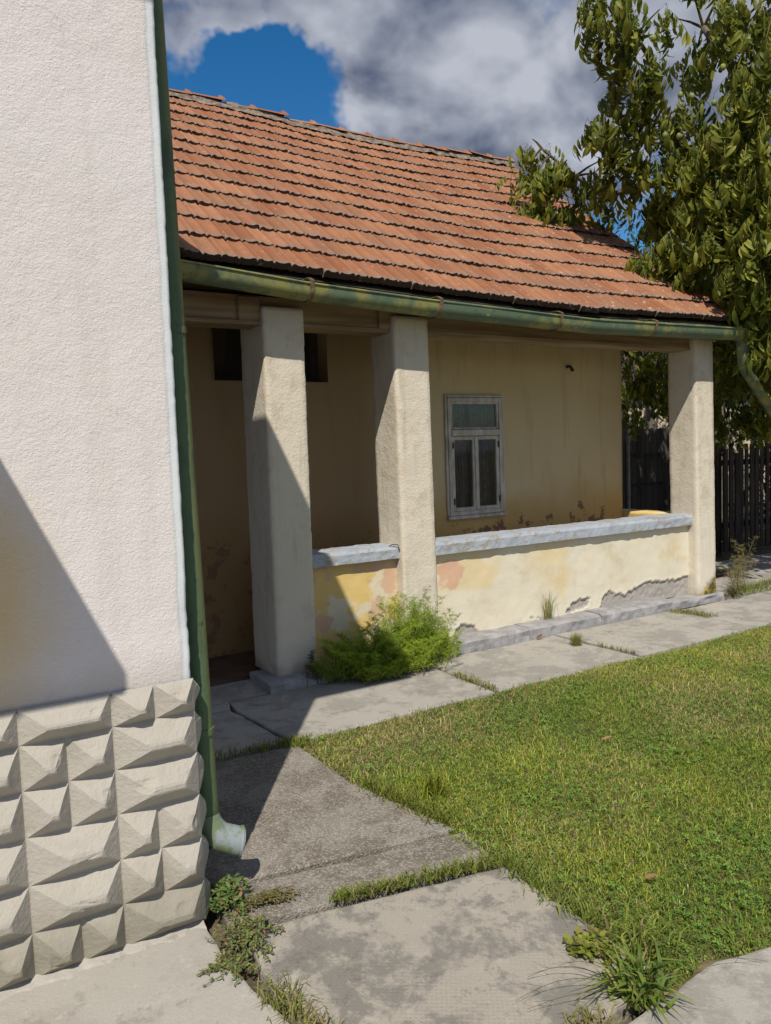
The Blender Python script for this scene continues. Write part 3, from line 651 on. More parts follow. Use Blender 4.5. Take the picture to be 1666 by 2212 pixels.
# back wall with window opening and recess of the old doorway
YB = 5.9
WX0, WX1, WZ0, WZ1 = 4.238, 4.884, 0.985, 2.095
xs = [0.5, 2.02, 3.012, WX0, WX1, 6.575]; zs = [0.02, 1.02-0.035, 2.095, 2.215, 2.66, 2.86]
b = MB()
def inhole(x, z): return (WX0 < x < WX1 and WZ0 < z < WZ1) or (2.02 < x < 3.012 and 2.215 < z < 2.66)
for i in range(5):
    for j in range(5):
        xa, xb, za, zb = xs[i], xs[i+1], zs[j], zs[j+1]
        if inhole((xa+xb)/2, (za+zb)/2): continue
        ku = max(1, int((xb-xa)/0.06)); kv = max(1, int((zb-za)/0.06))
        def fn(u, v):
            X = xa+(xb-xa)*u; Z = za+(zb-za)*v; e = 0 if (u in (0,1) or v in (0,1)) else 1
            return (X, YB-0.010*fb(X,YB,Z,1.6,3), Z)
        b.grid(fn, ku, kv)
def reveal(x0,x1,z0,z1,dp):
    y0, y1 = YB-0.012, YB+dp
    b.add([(x0,y0,z0),(x1,y0,z0),(x1,y0,z1),(x0,y0,z1),(x0,y1,z0),(x1,y1,z0),(x1,y1,z1),(x0,y1,z1)], [(0,4,5,1),(1,5,6,2),(2,6,7,3),(3,7,4,0)])
reveal(WX0,WX1,WZ0,WZ1,0.25); reveal(2.02,3.012,2.215,2.66,0.2)
b.add([(6.575,YB-0.01,0.02),(6.575,10.4,0.02),(6.575,10.4,2.86),(6.575,8.15,5.1),(6.575,YB-0.01,3.5)], [(0,1,2,3,4)])
adopt(house, b.build('wall', MAT['inner'], smooth=True))
b = MB(); b.box(2.02,3.012,YB+0.16,YB+0.2,2.215,2.66); b.box(2.02,3.012,YB+0.1,YB+0.16,2.215,2.25); b.box(2.50,2.53,YB+0.12,YB+0.16,2.25,2.66); adopt(house, b.build('blocked_transom', MAT['darkwood']))
b = MB(); b.box(0.5,6.57,YB+0.26,YB+0.3,0.02,2.8); adopt(house, b.build('dark_backing', MAT['void']))  # near-black sheet added to stand in for the unlit room
# end parapet of the veranda
b = rough_column(6.585, 6.84, 5.30, 6.10, 0.0, 0.872, 6, 0.008); b.c = [(0,0.9,0.0)]*len(b.v); adopt(house, b.build('end_parapet', MAT['parapet'], smooth=True))
# window
win = MB(); f0, f1 = YB-0.03, YB+0.05; T = 0.038
win.box(WX0,WX0+T,f0,f1,WZ0,WZ1,bev=0.004); win.box(WX1-T,WX1,f0,f1,WZ0,WZ1,bev=0.004)
win.box(WX0+T,WX1-T,f0+0.001,f1,WZ1-T,WZ1,bev=0.004); win.box(WX0+T,WX1-T,f0+0.001,f1,WZ0,WZ0+T,bev=0.004); win.box(WX0+T,WX1-T,f0-0.012,f1,1.735,1.795,bev=0.006)
w = win.build('window', MAT['frame']); adopt(house, w)
def sub(o): o.parent = w; return o
def sash(x0,x1,z0,z1,t=0.036):
    s = MB(); y0, y1 = YB-0.018, YB+0.02
    s.box(x0,x0+t,y0,y1,z0,z1,bev=0.004); s.box(x1-t,x1,y0,y1,z0,z1,bev=0.004); s.box(x0+t,x1-t,y0+0.001,y1-0.001,z0,z0+t,bev=0.004); s.box(x0+t,x1-t,y0+0.001,y1-0.001,z1-t,z1,bev=0.004)
    sub(s.build('sash', MAT['frame'])); p = MB(); p.box(x0+t,x1-t,YB+0.0,YB+0.004,z0+t,z1-t); sub(p.build('pane', MAT['glass']))
xm = (WX0+WX1)/2
sash(WX0+T,WX1-T,1.797,WZ1-T,0.02); sash(WX0+T,xm-0.001,WZ0+T,1.733); sash(xm+0.001,WX1-T,WZ0+T,1.733)
s = MB(); s.box(xm-0.016,xm+0.016,YB-0.03,YB-0.0185,WZ0+T+0.01,1.725,bev=0.004); sub(s.build('cover_strip', MAT['frame']))
s = MB(); s.box(WX0-0.03,WX1+0.03,YB-0.045,YB-0.008,WZ0-0.035,WZ0-0.003,bev=0.006); sub(s.build('window_sill', MAT['frame']))
for (a, c, za, zb) in ((WX0+0.13,WX0+0.30,1.0,2.05),(xm+0.03,WX1-0.06,1.0,2.05)):
    s = MB(); s.grid(lambda u, v: (a+(c-a)*u+0.01*math.sin(v*5), YB+0.10+0.014*math.sin(u*26+v)+0.006*math.sin(u*61), za+(zb-za)*v), 60, 8); sub(s.build('curtain', MAT['curtain'], smooth=True))
for (x, z) in ((WX0+0.05,1.65),(WX0+0.05,1.12),(WX1-0.05,1.65),(WX1-0.05,1.12)):
    s = MB(); s.tube([(x,YB-0.03,z-0.03),(x,YB-0.03,z+0.03)], 0.007, 8); sub(s.build('hinge', MAT['iron']))
# rendered band round the window
b = MB()
for (x0,x1,z0,z1) in ((WX0-0.025,WX0-0.002,WZ0-0.0,WZ1+0.028),(WX1+0.002,WX1+0.025,WZ0,WZ1+0.028),(WX0-0.0,WX1,WZ1+0.003,WZ1+0.026)): b.box(x0,x1,YB-0.022,YB,z0,z1,bev=0.006)
adopt(house, b.build('window_surround', MAT['frame']))
# lintel beam, posts caps, ceiling boards
def sag(x): return -0.02*math.sin(min(1,max(0,(x-3.3)/3.3))*math.pi)
b = MB(); b.grid(lambda u, v: (0.5+6.1*u, [5.02,5.02,5.19,5.19,5.02][round(v*4)], [2.535,2.70,2.70,2.535,2.535][round(v*4)]+sag(0.5+6.1*u)+0.004*nz(u*20,v*3,1,1)), 90, 4, flip=True); beam = b.build('beam', MAT['wood']); adopt(house, beam)
b = MB(); b.box(0.5,6.58,5.005,5.21,2.502,2.53); adopt(house, b.build('beam_plate', MAT['wood']))
nb_ = 0
for k in range(9):
    y0 = 5.215+0.076*k
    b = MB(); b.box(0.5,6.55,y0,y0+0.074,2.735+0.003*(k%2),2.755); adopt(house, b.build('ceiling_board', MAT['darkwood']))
for x in (2.62, 4.35, 5.45, 6.25):
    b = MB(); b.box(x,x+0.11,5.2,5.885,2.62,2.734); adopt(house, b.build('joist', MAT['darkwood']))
for x in (1.9, 3.0):
    b = MB(); b.box(x,x+0.16,4.99,5.3,2.53 if x>2 else 2.53,2.69,bev=0.008); adopt(house, b.build('corbel', MAT['wood']))
b = MB(); b.tube([(5.78,YB,2.42),(5.78,YB-0.05,2.42),(5.80,YB-0.07,2.37)], [0.018,0.016,0.02], 8); adopt(house, b.build('lamp_socket', MAT['iron']))
b = MB(); b.tube([(3.03,5.02,0.885),(3.05,5.0,0.90),(3.09,4.99,0.897),(3.10,4.985,0.87),(3.105,4.985,0.85)], 0.004, 6); adopt(house, b.build('wire_hook', MAT['iron']))

# ------------------------------------------------------------------ tiled roof
def lerp_pts(x, P):
    if x <= P[0][0]: return P[0][1]+(x-P[0][0])*(P[1][1]-P[0][1])/(P[1][0]-P[0][0])
    for (a, va), (c, vc) in zip(P, P[1:]):
        if x <= c: return va+(vc-va)*(x-a)/(c-a)
    return P[-1][1]
EAVE = [(1.486,2.868),(2.2,2.842),(3.386,2.79),(4.861,2.752),(7.0,2.782)]
RIDGE = [(2.489,5.33),(3.19,5.325),(3.9,5.29),(4.64,5.27),(5.39,5.285),(6.1,5.31),(7.0,5.34)]
EY, RY, ROWS = 4.81, 8.15, 13
def roof_pt(x, t, h=0.0):
    e = Vector((x, EY, lerp_pts(x, EAVE)-0.03)); r = Vector((x, RY, lerp_pts(x, RIDGE)-0.03)); u = (r-e).normalized(); nrm = Vector((1,0,0)).cross(u).normalized()
    return e.lerp(r, t)+nrm*h
b = MB(); b.grid(lambda u, v: roof_pt(0.3+6.66*u, -0.005+1.005*v, -0.012), 40, 6); b.grid(lambda u, v: roof_pt(0.3+6.66*u, -0.005+1.005*v, -0.035), 40, 6, flip=True)
b.add([(0.3,RY,5.29),(6.96,RY,5.3),(6.96,11.5,2.75),(0.3,11.5,2.75)], [(0,1,2,3)])
roof = b.build('roof', MAT['darkwood'], smooth=True); adopt(house, roof)
def rsub(o): o.parent = roof; return o
TW, TL = 0.24, 0.385
PRO = [(0,.000),(.04,.015),(.11,.021),(.20,.012),(.33,.010),(.43,.019),(.47,.006),(.51,.004),(.55,.017),(.66,.010),(.80,.010),(.92,.021),(1,.016)]
def tile_mesh(seed):
    b = MB(); cols = []; m = len(PRO); th = 0.036; rr = random.Random(seed)
    ys = [0, 0.05, 0.3, TL]; vs = []
    for j, y in enumerate(ys):
        for (u, h) in PRO:
            jit = (rr.random()-0.5)*0.005 if j == 0 else 0
            vs.append(((u-0.5)*(TW-0.004), y+jit, th+h*(0.8 if y > 0.3 else 1))); cols.append((0, min(1,y/0.16), 0))
    for (u, h) in PRO: vs.append(((u-0.5)*(TW-0.004), 0.004, h*0.6-0.004)); cols.append((0,0.0,0))
    fs = []
    for j in range(3):
        for i in range(m-1): a = j*m+i; fs.append((a, a+1, a+m+1, a+m))
    for i in range(m-1): fs.append((4*m+i, 4*m+i+1, i+1, i))
    for i in (0, m-1): fs.append((4*m+i, i, m+i, 2*m+i, 3*m+i) if i == 0 else (3*m+i, 2*m+i, m+i, i, 4*m+i))
    b.add(vs, fs); b.c = cols; return b
TM = [tile_mesh(i).mesh('tile', MAT['tile']) for i in range(5)]
def tile_mat(x, row, rr, disp=True):
    t = row/ROWS; s = 0.32/4.21
    p = roof_pt(x, row*1.0/ROWS*0.995); q = roof_pt(x, row/ROWS*0.995+0.02); p2 = roof_pt(x+0.1, row/ROWS*0.995)
    u = (q-p).normalized(); xx = (p2-p).normalized(); nn = xx.cross(u).normalized(); xx = u.cross(nn)
    ang = -0.052 + rr.gauss(0, 0.006); u2 = u*math.cos(ang)+nn*math.sin(ang); n2 = xx.cross(u2)
    tw = rr.gauss(0, 0.008); x3 = xx*math.cos(tw)+u2*math.sin(tw); u3 = n2.cross(x3)
    rl = rr.gauss(0, 0.012); x4 = x3*math.cos(rl)+n2*math.sin(rl); n4 = x4.cross(u3)
    M = Matrix((x4, u3, n4)).transposed().to_4x4(); M.translation = p + nn*(0.022+rr.gauss(0,0.002)) + u*(rr.gauss(0,0.005)-0.012+0.012*nz(x,row,3,0.9)); return M
rr = random.Random(3); rest = MB(); rcols = []
for row in range(ROWS):
    off = TW/2 if row % 2 else 0
    nC = int((7.02-0.3)/TW)
    for c in range(nC+1):
        x = 7.0-TW/2-c*TW-off
        if x < 0.35: continue
        Mx = tile_mat(x, row, rr); me = TM[rr.randrange(5)]
        if x > 1.36:
            o = bpy.data.objects.new('tile', me); COL.objects.link(o); o.matrix_world = Mx; o.parent = roof
        else:
            q = tile_mesh(rr.randrange(5)); rest.add([Mx@Vector(v) for v in q.v], q.f); r0 = rr.random(); rcols += [(r0, cc[1], 0) for cc in q.c]
    if off:   # half tile at the verge
        Mx = tile_mat(7.0-TW/4, row, rr); Mx = Mx @ Matrix.Scale(0.5, 4, (1,0,0)); o = bpy.data.objects.new('tile', TM[row%5]); COL.objects.link(o); o.matrix_world = Mx; o.parent = roof
rest.c = rcols; o = rest.build('tile_field', MAT['tile']); rsub(o); tag(o, kind='stuff')
# ridge tiles with raised collars, bedded in mortar
RW = 0.362; k = 0; x = 7.02
rg = MB(); cols = []
secs = [(-0.0,0.118,0.088),(0.035,0.118,0.098),(0.055,0.112,0.066),(0.2,0.110,0.062),(0.37,0.106,0.058)]
for sx, wd, ht in secs:
    for a in range(-4, 5):
        f = a/4; rg.v.append((-sx, f*wd, (1-abs(f)**1.35)*ht)); cols.append((0, 0.35+0.65*min(1,sx/0.1), 0))
for sx, wd, ht in secs[:1]:
    for a in range(-4, 5):
        f = a/4; rg.v.append((-sx+0.004, f*wd*0.82, (1-abs(f)**1.35)*ht*0.75)); cols.append((0,0,0))
for j in range(4):
    for i in range(8): a = j*9+i; rg.f.append((a, a+9, a+10, a+1)); rg.mi.append(0)
for i in range(8): rg.f.append((45+i, i, i+1, 46+i)); rg.mi.append(0)
rg.c = cols; RM = rg.mesh('ridge_tile', MAT['tile'])
while x > 0.5:
    z = lerp_pts(x, RIDGE); o = bpy.data.objects.new('ridge_tile', RM); COL.objects.link(o); o.parent = roof
    o.matrix_world = Matrix.Translation((x, RY+rr.gauss(0,0.008), z+0.035+rr.gauss(0,0.006))) @ Matrix.Rotation(rr.gauss(0,0.02),4,'Z') @ Matrix.Rotation(rr.gauss(0,0.025),4,'Y')
    x -= RW
b = MB(); b.grid(lambda u, v: (0.4+6.62*u, RY-0.085-0.055*v-0.02*nz(u*60,v*2,4,1), lerp_pts(0.4+6.62*u,RIDGE)+0.045-0.085*v+0.022*fb(u*40,v*2,7,1,3)), 220, 6, flip=True)
b.grid(lambda u, v: (0.4+6.62*u, RY+0.075+0.075*v, lerp_pts(0.4+6.62*u,RIDGE)+0.045-0.085*v), 40, 3)
rsub(b.build('ridge_mortar', MAT['mortar']))
# verge mortar and barge board
def vg(u, v):
    t = u; a = v*math.pi; p = roof_pt(6.985, t); w = 0.035+0.012*nz(t*30,1,2,1)
    return p + Vector((w*math.cos(a)*-1, 0, 0)) + Vector((0,-0.5,0.85))*(0.03*math.sin(a)+0.012*fb(t*30,v*2,1,1,3)+0.018)
b = MB(); b.grid(vg, 110, 5); rsub(b.build('verge_mortar', MAT['mortar'], smooth=True))
b = MB(); b.grid(lambda u, v: roof_pt([6.97,6.97,7.0,7.0,6.97][round(v*4)], u, [-0.14,0.005,0.005,-0.14,-0.14][round(v*4)]), 20, 4); rsub(b.build('barge_board', MAT['darkwood']))
b = MB(); b.grid(lambda u, v: (0.5+6.45*u, [4.825,4.825,4.85,4.85,4.825][round(v*4)], lerp_pts(0.5+6.45*u,EAVE)+[-0.10,-0.045,-0.045,-0.10,-0.10][round(v*4)]), 40, 4); rsub(b.build('fascia_board', MAT['darkwood']))
b = MB(); b.grid(lambda u, v: (0.5+6.2*u, 4.86+0.36*v, lerp_pts(0.5+6.2*u,EAVE)-0.09+0.03*v if v<0.5 else 2.76), 20, 2); rsub(b.build('soffit', MAT['wood']))
# gutter
GB = [(1.46,2.690),(2.26,2.632),(3.34,2.584),(5.0,2.542),(6.84,2.577)]
GY, GR = 4.742, 0.066
def gut(u, v, r=GR):
    x = 0.6+6.46*u; a = math.pi*(1.0+v*1.0)
    wob = 0.004*nz(x,1,1,1.5)
    return (x, GY+r*math.cos(a)*1.0+wob, lerp_pts(x,GB)+0.075+0.010*nz(x,2,2,0.8)*0.5+ (r*1.12)*math.sin(a) + (0.03 if v == 0 else 0.075 if v == 1 else 0))
b = MB(); b.grid(lambda u, v: gut(u, v), 120, 16); b.grid(lambda u, v: gut(u, v, GR-0.004), 120, 16, flip=True)
b.tube([(0.6+6.46*i/60, GY-GR-0.002, lerp_pts(0.6+6.46*i/60,GB)+0.106+0.005*nz(0.6+6.46*i/60,2,2,0.8)) for i in range(61)], 0.008, 6)
b.grid(lambda u, v: (7.06, GY+GR*(2*u-1)*1.0, lerp_pts(7.06,GB)+0.075-(GR*1.12)*math.sqrt(max(0,1-(2*u-1)**2))*(1-v)), 10, 2)
gutter = b.build('gutter', MAT['green'], smooth=True); adopt(house, gutter)
def gsub(o): o.parent = gutter; return o
for x in (2.30, 3.34, 4.53, 5.67):
    b = MB(); pts = []
    zc = lerp_pts(x,GB)+0.075
    for k in range(15):
        a = math.pi*(1.0+k/14*0.95); pts.append((GY+(GR+0.004)*math.cos(a), zc+(GR*1.12+0.004)*math.sin(a)))
    pts = [(GY+0.09, zc+0.075), (GY-0.03, zc+0.07), (GY-GR-0.012, zc+0.05), (GY-GR-0.008, zc+0.02)] + pts
    vs = []
    for (yy, z) in pts: vs += [(x-0.014,yy,z),(x+0.014,yy,z)]
    b.add(vs, [(2*i, 2*i+1, 2*i+3, 2*i+2) for i in range(len(pts)-1)]); o = b.build('bracket', MAT['rust']); gsub(o)
    mod = o.modifiers.new('thick','SOLIDIFY'); mod.thickness = 0.005
# downpipe at the right end of the gutter
ze = lerp_pts(7.0,GB)
b = MB(); b.tube([(7.0,GY,ze+0.03),(7.0,GY,ze-0.06),(7.01,GY,ze-0.16),(7.05,GY+0.02,ze-0.23),(7.14,GY+0.04,ze-0.30),(7.45,GY+0.10,ze-0.50),(8.1,GY+0.2,ze-0.92),(8.5,GY+0.25,ze-1.15)], 0.052, 14); gsub(b.build('downpipe', MAT['green'], smooth=True))

# ------------------------------------------------------------------ fences and things behind
def board_fence(name, x0, x1, y, z1, w, gap, label, cat, mat, seed, dev=0.03, rails=(0.35,1.25)):
    f = empty(name, (x0, y, 0), label, cat); q = random.Random(seed); x = x0; i = 0
    while x < x1:
        ww = w*(0.85+0.3*q.random()); t = z1+q.gauss(0,dev); b = MB()
        b.box(x, x+ww, y-0.012+q.gauss(0,0.004), y+0.012, 0.02, t-0.03, bev=0.003)
        adopt(f, b.build('board', mat)); x += ww+gap*(0.5+q.random())
    for r in rails:
        b = MB(); b.box(x0, x1, y+0.018, y+0.06, r, r+0.08); adopt(f, b.build('rail', mat))
    x = x0
    while x <= x1:
        b = MB(); b.box(x-0.05, x+0.05, y+0.062, y+0.16, -0.05, z1+0.06); adopt(f, b.build('post', mat)); x += 2.2
    return f
gate = empty('yard_gate', (9.2, 8.0, 0), 'dark weathered board gate seen through the veranda opening', 'gate')
gx = 8.55
for i in range(9):
    wv = 0.17+0.02*nz(i,1,1,2.7); b = MB(); b.box(gx, gx+wv-0.008, 7.985, 8.01, 0.05, 1.86-0.03*(i>4)+0.015*nz(i,3,2,1.9), bev=0.003); adopt(gate, b.build('board', MAT['gate'])); gx += wv
for z in (0.55, 0.98, 1.42):
    b = MB(); b.box(9.05, 9.75, 7.955, 7.984, z, z+0.03); adopt(gate, b.build('rail', MAT['darkwood']))
b = MB(); b.box(8.98, 9.03, 7.93, 7.98, 0.1, 1.75, bev=0.01); adopt(gate, b.build('handle_post', MAT['kerb']))
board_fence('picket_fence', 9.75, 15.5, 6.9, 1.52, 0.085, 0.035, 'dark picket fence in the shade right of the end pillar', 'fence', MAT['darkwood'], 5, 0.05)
nb = empty('neighbour_building', (14, 12.5, 0), 'pale ochre plastered wall of a neighbouring building behind the trees', 'building')
b = MB(); b.box(9.5, 19.5, 12.4, 15.5, 0, 2.95); adopt(nb, b.build('wall', MAT['farwall']))
b = MB(); b.add([(9.2,12.1,2.9),(19.8,12.1,2.9),(19.8,14,4.3),(9.2,14,4.3),(9.2,15.9,2.9),(19.8,15.9,2.9)], [(0,1,2,3),(3,2,5,4),(0,3,4),(1,5,2)]); adopt(nb, b.build('roof', MAT['tile']))
tag(slab([(8.92,4.95),(13,4.95),(13,6.6),(8.7,6.6),(8.65,5.2)], -0.03, MAT['path'], 21), None)

# ------------------------------------------------------------------ leaves
def leaflet(L, W, droop, fold=0.25):
    """one lens-shaped leaflet along +x, folded on its midrib and drooping: verts, tris"""
    st = [0.0, 0.22, 0.5, 0.78, 1.0]; wd = [0.0, 0.36, 0.5, 0.34, 0.0]; V = []
    for t, w in zip(st, wd):
        x = L*t; z = -droop*L*t*t
        if w == 0: V.append((x, 0, z))
        else: V += [(x, W*w*2*0.5, z+fold*W*w), (x, 0, z), (x, -W*w*2*0.5, z+fold*W*w)]
    T = [(0,2,1),(0,3,2), (1,2,5),(1,5,4),(2,3,6),(2,6,5), (4,5,8),(4,8,7),(5,6,9),(5,9,8), (7,8,10),(8,9,10)]
    return np.array(V), np.array(T)
def rotm(ax, a): return np.array(Matrix.Rotation(a, 3, ax))
def compound_leaf(seed, nl=7, size=1.0):
    """walnut leaf: stalk along +x that arches down, pairs of leaflets hanging from it and a larger one at the end"""
    q = random.Random(seed); VV = []; TT = []; CC = []; base = 0
    Ls = 0.20*size
    def stalk(t): return np.array((Ls*t, 0.0, -0.10*size*t*t))
    pts = [stalk(i/5) for i in range(6)]
    for i in range(5):
        a, b_ = pts[i], pts[i+1]; w = 0.0022
        VV.append(np.array([a+(0,w,0), a-(0,w,0), b_+(0,w*0.8,0), b_-(0,w*0.8,0)])); TT.append(np.array([(0,1,3),(0,3,2)])+base); base += 4
        CC.append(np.tile([[0.4,0.3,0]], (4,1)))
    pairs = [(0.42,0.75),(0.66,0.92),(0.90,1.0)][:(nl-1)//2]
    items = [(1.0, 0, 1.1)] + [(t, s, sc) for (t, sc) in pairs for s in (1,-1)]
    for (t, s, sc) in items:
        L = (0.088+q.random()*0.038)*sc*size; W = L*(0.29+0.08*q.random())
        v, tt = leaflet(L, W, 0.35+0.5*q.random(), 0.15+0.35*q.random())
        v = v @ rotm('X', q.uniform(-0.6,0.6)).T
        v = v @ rotm('Y', q.uniform(0.75,1.45)).T
        v = v @ rotm('Z', s*q.uniform(0.7,1.25)).T
        v = v + stalk(t); VV.append(v); TT.append(tt+base); base += len(v)
        CC.append(np.tile([[q.random()*0.25, max(0, q.random()-0.75)*1.4, 0]], (len(v),1)))
    return np.vstack(VV), np.vstack(TT), np.vstack(CC)
CL = [compound_leaf(i, 7 if i % 3 else 5, 1.0) for i in range(8)]
CLM = [np_mesh('leaf', v, t, MAT['walnut'], c) for (v, t, c) in CL]
def scatter(protos, mats, rnd):
    """join many transformed copies: mats list of (proto index, 4x4)"""
    VV = []; TT = []; CC = []; base = 0
    for (i, m), r in zip(mats, rnd):
        v, t, c = protos[i]; m = np.array(m); VV.append(v @ m[:3,:3].T + m[:3,3]); TT.append(t+base); base += len(v)
        cc = c.copy(); cc[:,0] = (cc[:,0]+r) % 1; CC.append(cc)
    return np.vstack(VV), np.vstack(TT), np.vstack(CC)

# ------------------------------------------------------------------ walnut tree
tree = empty('walnut_tree', (9.9, 5.55, 0), 'large walnut tree with drooping yellow-green leaves overhanging the right end of the roof', 'tree')
q = random.Random(21)
# clumps: picture position, distance, radius in metres, number of leaves
CLUMPS = [
 (1318,35,9.0,.36,26),(1290,75,9.0,.22,12),(1365,70,9.0,.26,14),(1425,20,9.2,.24,6),(1300,0,9.0,.3,12),
 (1370,130,9.1,.34,28),(1335,165,9.1,.22,10),(1415,165,9.2,.24,9),(1462,40,9.6,.2,3),(1505,105,9.8,.22,6),(1520,140,9.8,.16,3),
 (1300,245,9.0,.26,16),(1345,235,9.1,.32,22),(1400,225,9.2,.34,24),(1320,290,9.1,.22,10),
 (1300,345,9.2,.22,14),(1345,330,9.2,.32,22),(1400,310,9.2,.36,28),(1290,375,9.2,.14,4),
 (1150,300,9.4,.17,9),(1180,325,9.4,.22,14),(1165,365,9.3,.26,16),(1130,375,9.3,.14,6),(1200,380,9.4,.24,14),(1180,420,9.3,.24,14),(1215,430,9.3,.18,8),(1160,445,9.3,.15,6),(1245,395,9.5,.16,6),
 (1262,425,9.7,.16,6),(1290,445,9.8,.16,6),(1310,400,9.7,.18,7),(1335,440,9.9,.14,5),(1225,345,9.4,.12,4),
 (1405,400,9.4,.26,14),(1412,455,9.4,.22,10),(1440,420,9.4,.26,16),
 (1415,530,8.6,.22,12),(1440,575,8.6,.22,12),(1390,545,8.6,.12,4),(1425,610,8.8,.2,8),(1480,520,8.8,.3,18),
 (1490,225,9.4,.26,12),(1555,245,9.2,.32,20),(1600,60,9.3,.5,30),(1640,20,9.3,.4,20),(1565,30,9.5,.22,6),(1640,130,9.0,.4,26),(1600,160,9.3,.28,12),
 (1620,220,8.8,.45,32),(1560,310,8.8,.45,34),(1480,290,9.2,.42,32),(1650,310,8.6,.45,30),(1470,370,9.2,.38,28),(1540,400,8.8,.45,34),(1620,400,8.6,.45,34),
 (1500,450,9.0,.4,28),(1580,480,8.7,.45,34),(1650,480,8.5,.4,28),(1530,550,8.8,.42,30),(1610,570,8.6,.42,30),(1660,590,8.5,.4,24),
 (1500,615,9.6,.3,16),(1570,650,9.8,.34,18),(1640,670,9.8,.36,18),(1608,700,8.75,.16,7),(1645,725,8.8,.2,9),(1665,700,8.8,.2,8),(1618,740,8.7,.12,4),
 (1700,100,9.2,.6,24),(1720,260,9.0,.7,30),(1740,420,8.8,.7,30),(1730,560,8.8,.7,30),(1720,680,8.6,.6,24),(1800,340,9.2,.9,40),(1820,520,9.4,.9,40),(1790,150,9.6,.9,36),(1850,250,10.2,1.0,40),
 (1600,-90,9.6,.7,30),(1480,-70,9.6,.3,6),(1740,-60,9.8,.9,34),(1380,-50,9.3,.4,14),(1900,420,10.2,1.2,50),(1870,620,9.8,1.0,40),
 # deeper, shaded inner layers
 (1490,370,10.6,.45,28),(1580,300,10.6,.45,24),(1630,340,10.4,.6,36),(1550,440,10.4,.6,38),(1640,470,10.2,.6,36),(1500,530,10.2,.5,34),(1590,590,10.2,.6,40),(1500,640,10.6,.5,34),(1560,700,10.4,.6,40),(1650,680,10.2,.6,40),
 (1600,780,10.4,.55,36),(1660,800,10.2,.5,30),(1570,850,11.0,.45,26),(1640,880,10.8,.45,26),(1580,760,11.6,.6,34),
 (1395,770,11.2,.35,24),(1370,830,11.2,.28,18),(1420,800,11.4,.35,24),(1365,880,11.3,.14,7),(1440,840,11.4,.25,14),(1430,760,11.6,.4,22),(1390,740,11.8,.4,22)]
for _ in range(46):   # the rest of the round crown, right of the frame: shades the fence and yard
    while True:
        X, Y, Z = q.uniform(8.2,13.4), q.uniform(3.0,8.4), q.uniform(2.6,7.6)
        d = ((X-10.4)/2.9)**2+((Y-5.7)/2.8)**2+((Z-4.6)/3.0)**2
        if 0.35 < d < 1 and X/Y > 1.75: break
    CLUMPS.append((X, Y, Z, 0.62, 30))
for _ in range(60):  # further clumps added to block the sun from the fence
    CLUMPS.append((q.uniform(8.2,13.0), q.uniform(4.3,5.6), q.uniform(2.3,5.0), 0.5, 40))
trunk_base = Vector((10.1, 5.75, 0))
# trunk and limbs
limb_nodes = []
def limb(pts, r0, r1, name='branch', n=9):
    b = MB(); P = [Vector(p) for p in pts]; pts2 = []
    for i in range(len(P)-1):
        for k in range(5):
            t = k/5; p0 = P[max(i-1,0)]; p1 = P[i]; p2 = P[i+1]; p3 = P[min(i+2,len(P)-1)]
            pts2.append(0.5*((2*p1)+(p2-p0)*t+(2*p0-5*p1+4*p2-p3)*t*t+(3*p1-p0-3*p2+p3)*t**3))
    pts2.append(P[-1]); m = len(pts2); rs = [r0+(r1-r0)*i/(m-1) for i in range(m)]
    b.tube(pts2, rs, n); limb_nodes.extend((p, r) for p, r in zip(pts2, rs)); adopt(tree, b.build(name, MAT['bark'], smooth=True))
limb([trunk_base, (10.05,5.75,0.9), (10.1,5.8,1.9)], 0.20, 0.15, 'trunk', 12)
limb([(10.1,5.8,1.85), (9.6,5.9,2.8), (9.0,6.2,3.6), at_dist(1480,330,9.5)], 0.12, 0.05)
limb([at_dist(1480,330,9.5), at_dist(1440,250,9.4), at_dist(1400,120,9.3), at_dist(1330,40,9.1)], 0.05, 0.012)
limb([(10.1,5.8,1.85), (10.0,6.0,3.2), (9.4,6.3,4.6), at_dist(1600,200,9.5), at_dist(1520,60,9.7)], 0.11, 0.03)
limb([(9.3,6.05,3.2), at_dist(1500,470,9.6), at_dist(1450,395,9.6), at_dist(1370,410,9.7), at_dist(1300,415,9.7), at_dist(1230,370,9.5), at_dist(1170,320,9.4)], 0.06, 0.012)
limb([(10.1,5.8,1.8), at_dist(1680,560,9.2), at_dist(1600,520,8.9), at_dist(1480,530,8.8), at_dist(1420,540,8.7)], 0.08, 0.02)
limb([(10.1,5.8,1.8), (10.6,5.5,3.2), (10.6,5.2,4.6), at_dist(1760,150,9.4)], 0.10, 0.03)
limb([(10.05,5.75,1.7), at_dist(1650,760,9.8), at_dist(1560,740,10.5), at_dist(1420,780,11.3)], 0.06, 0.015)
LEAVES = []
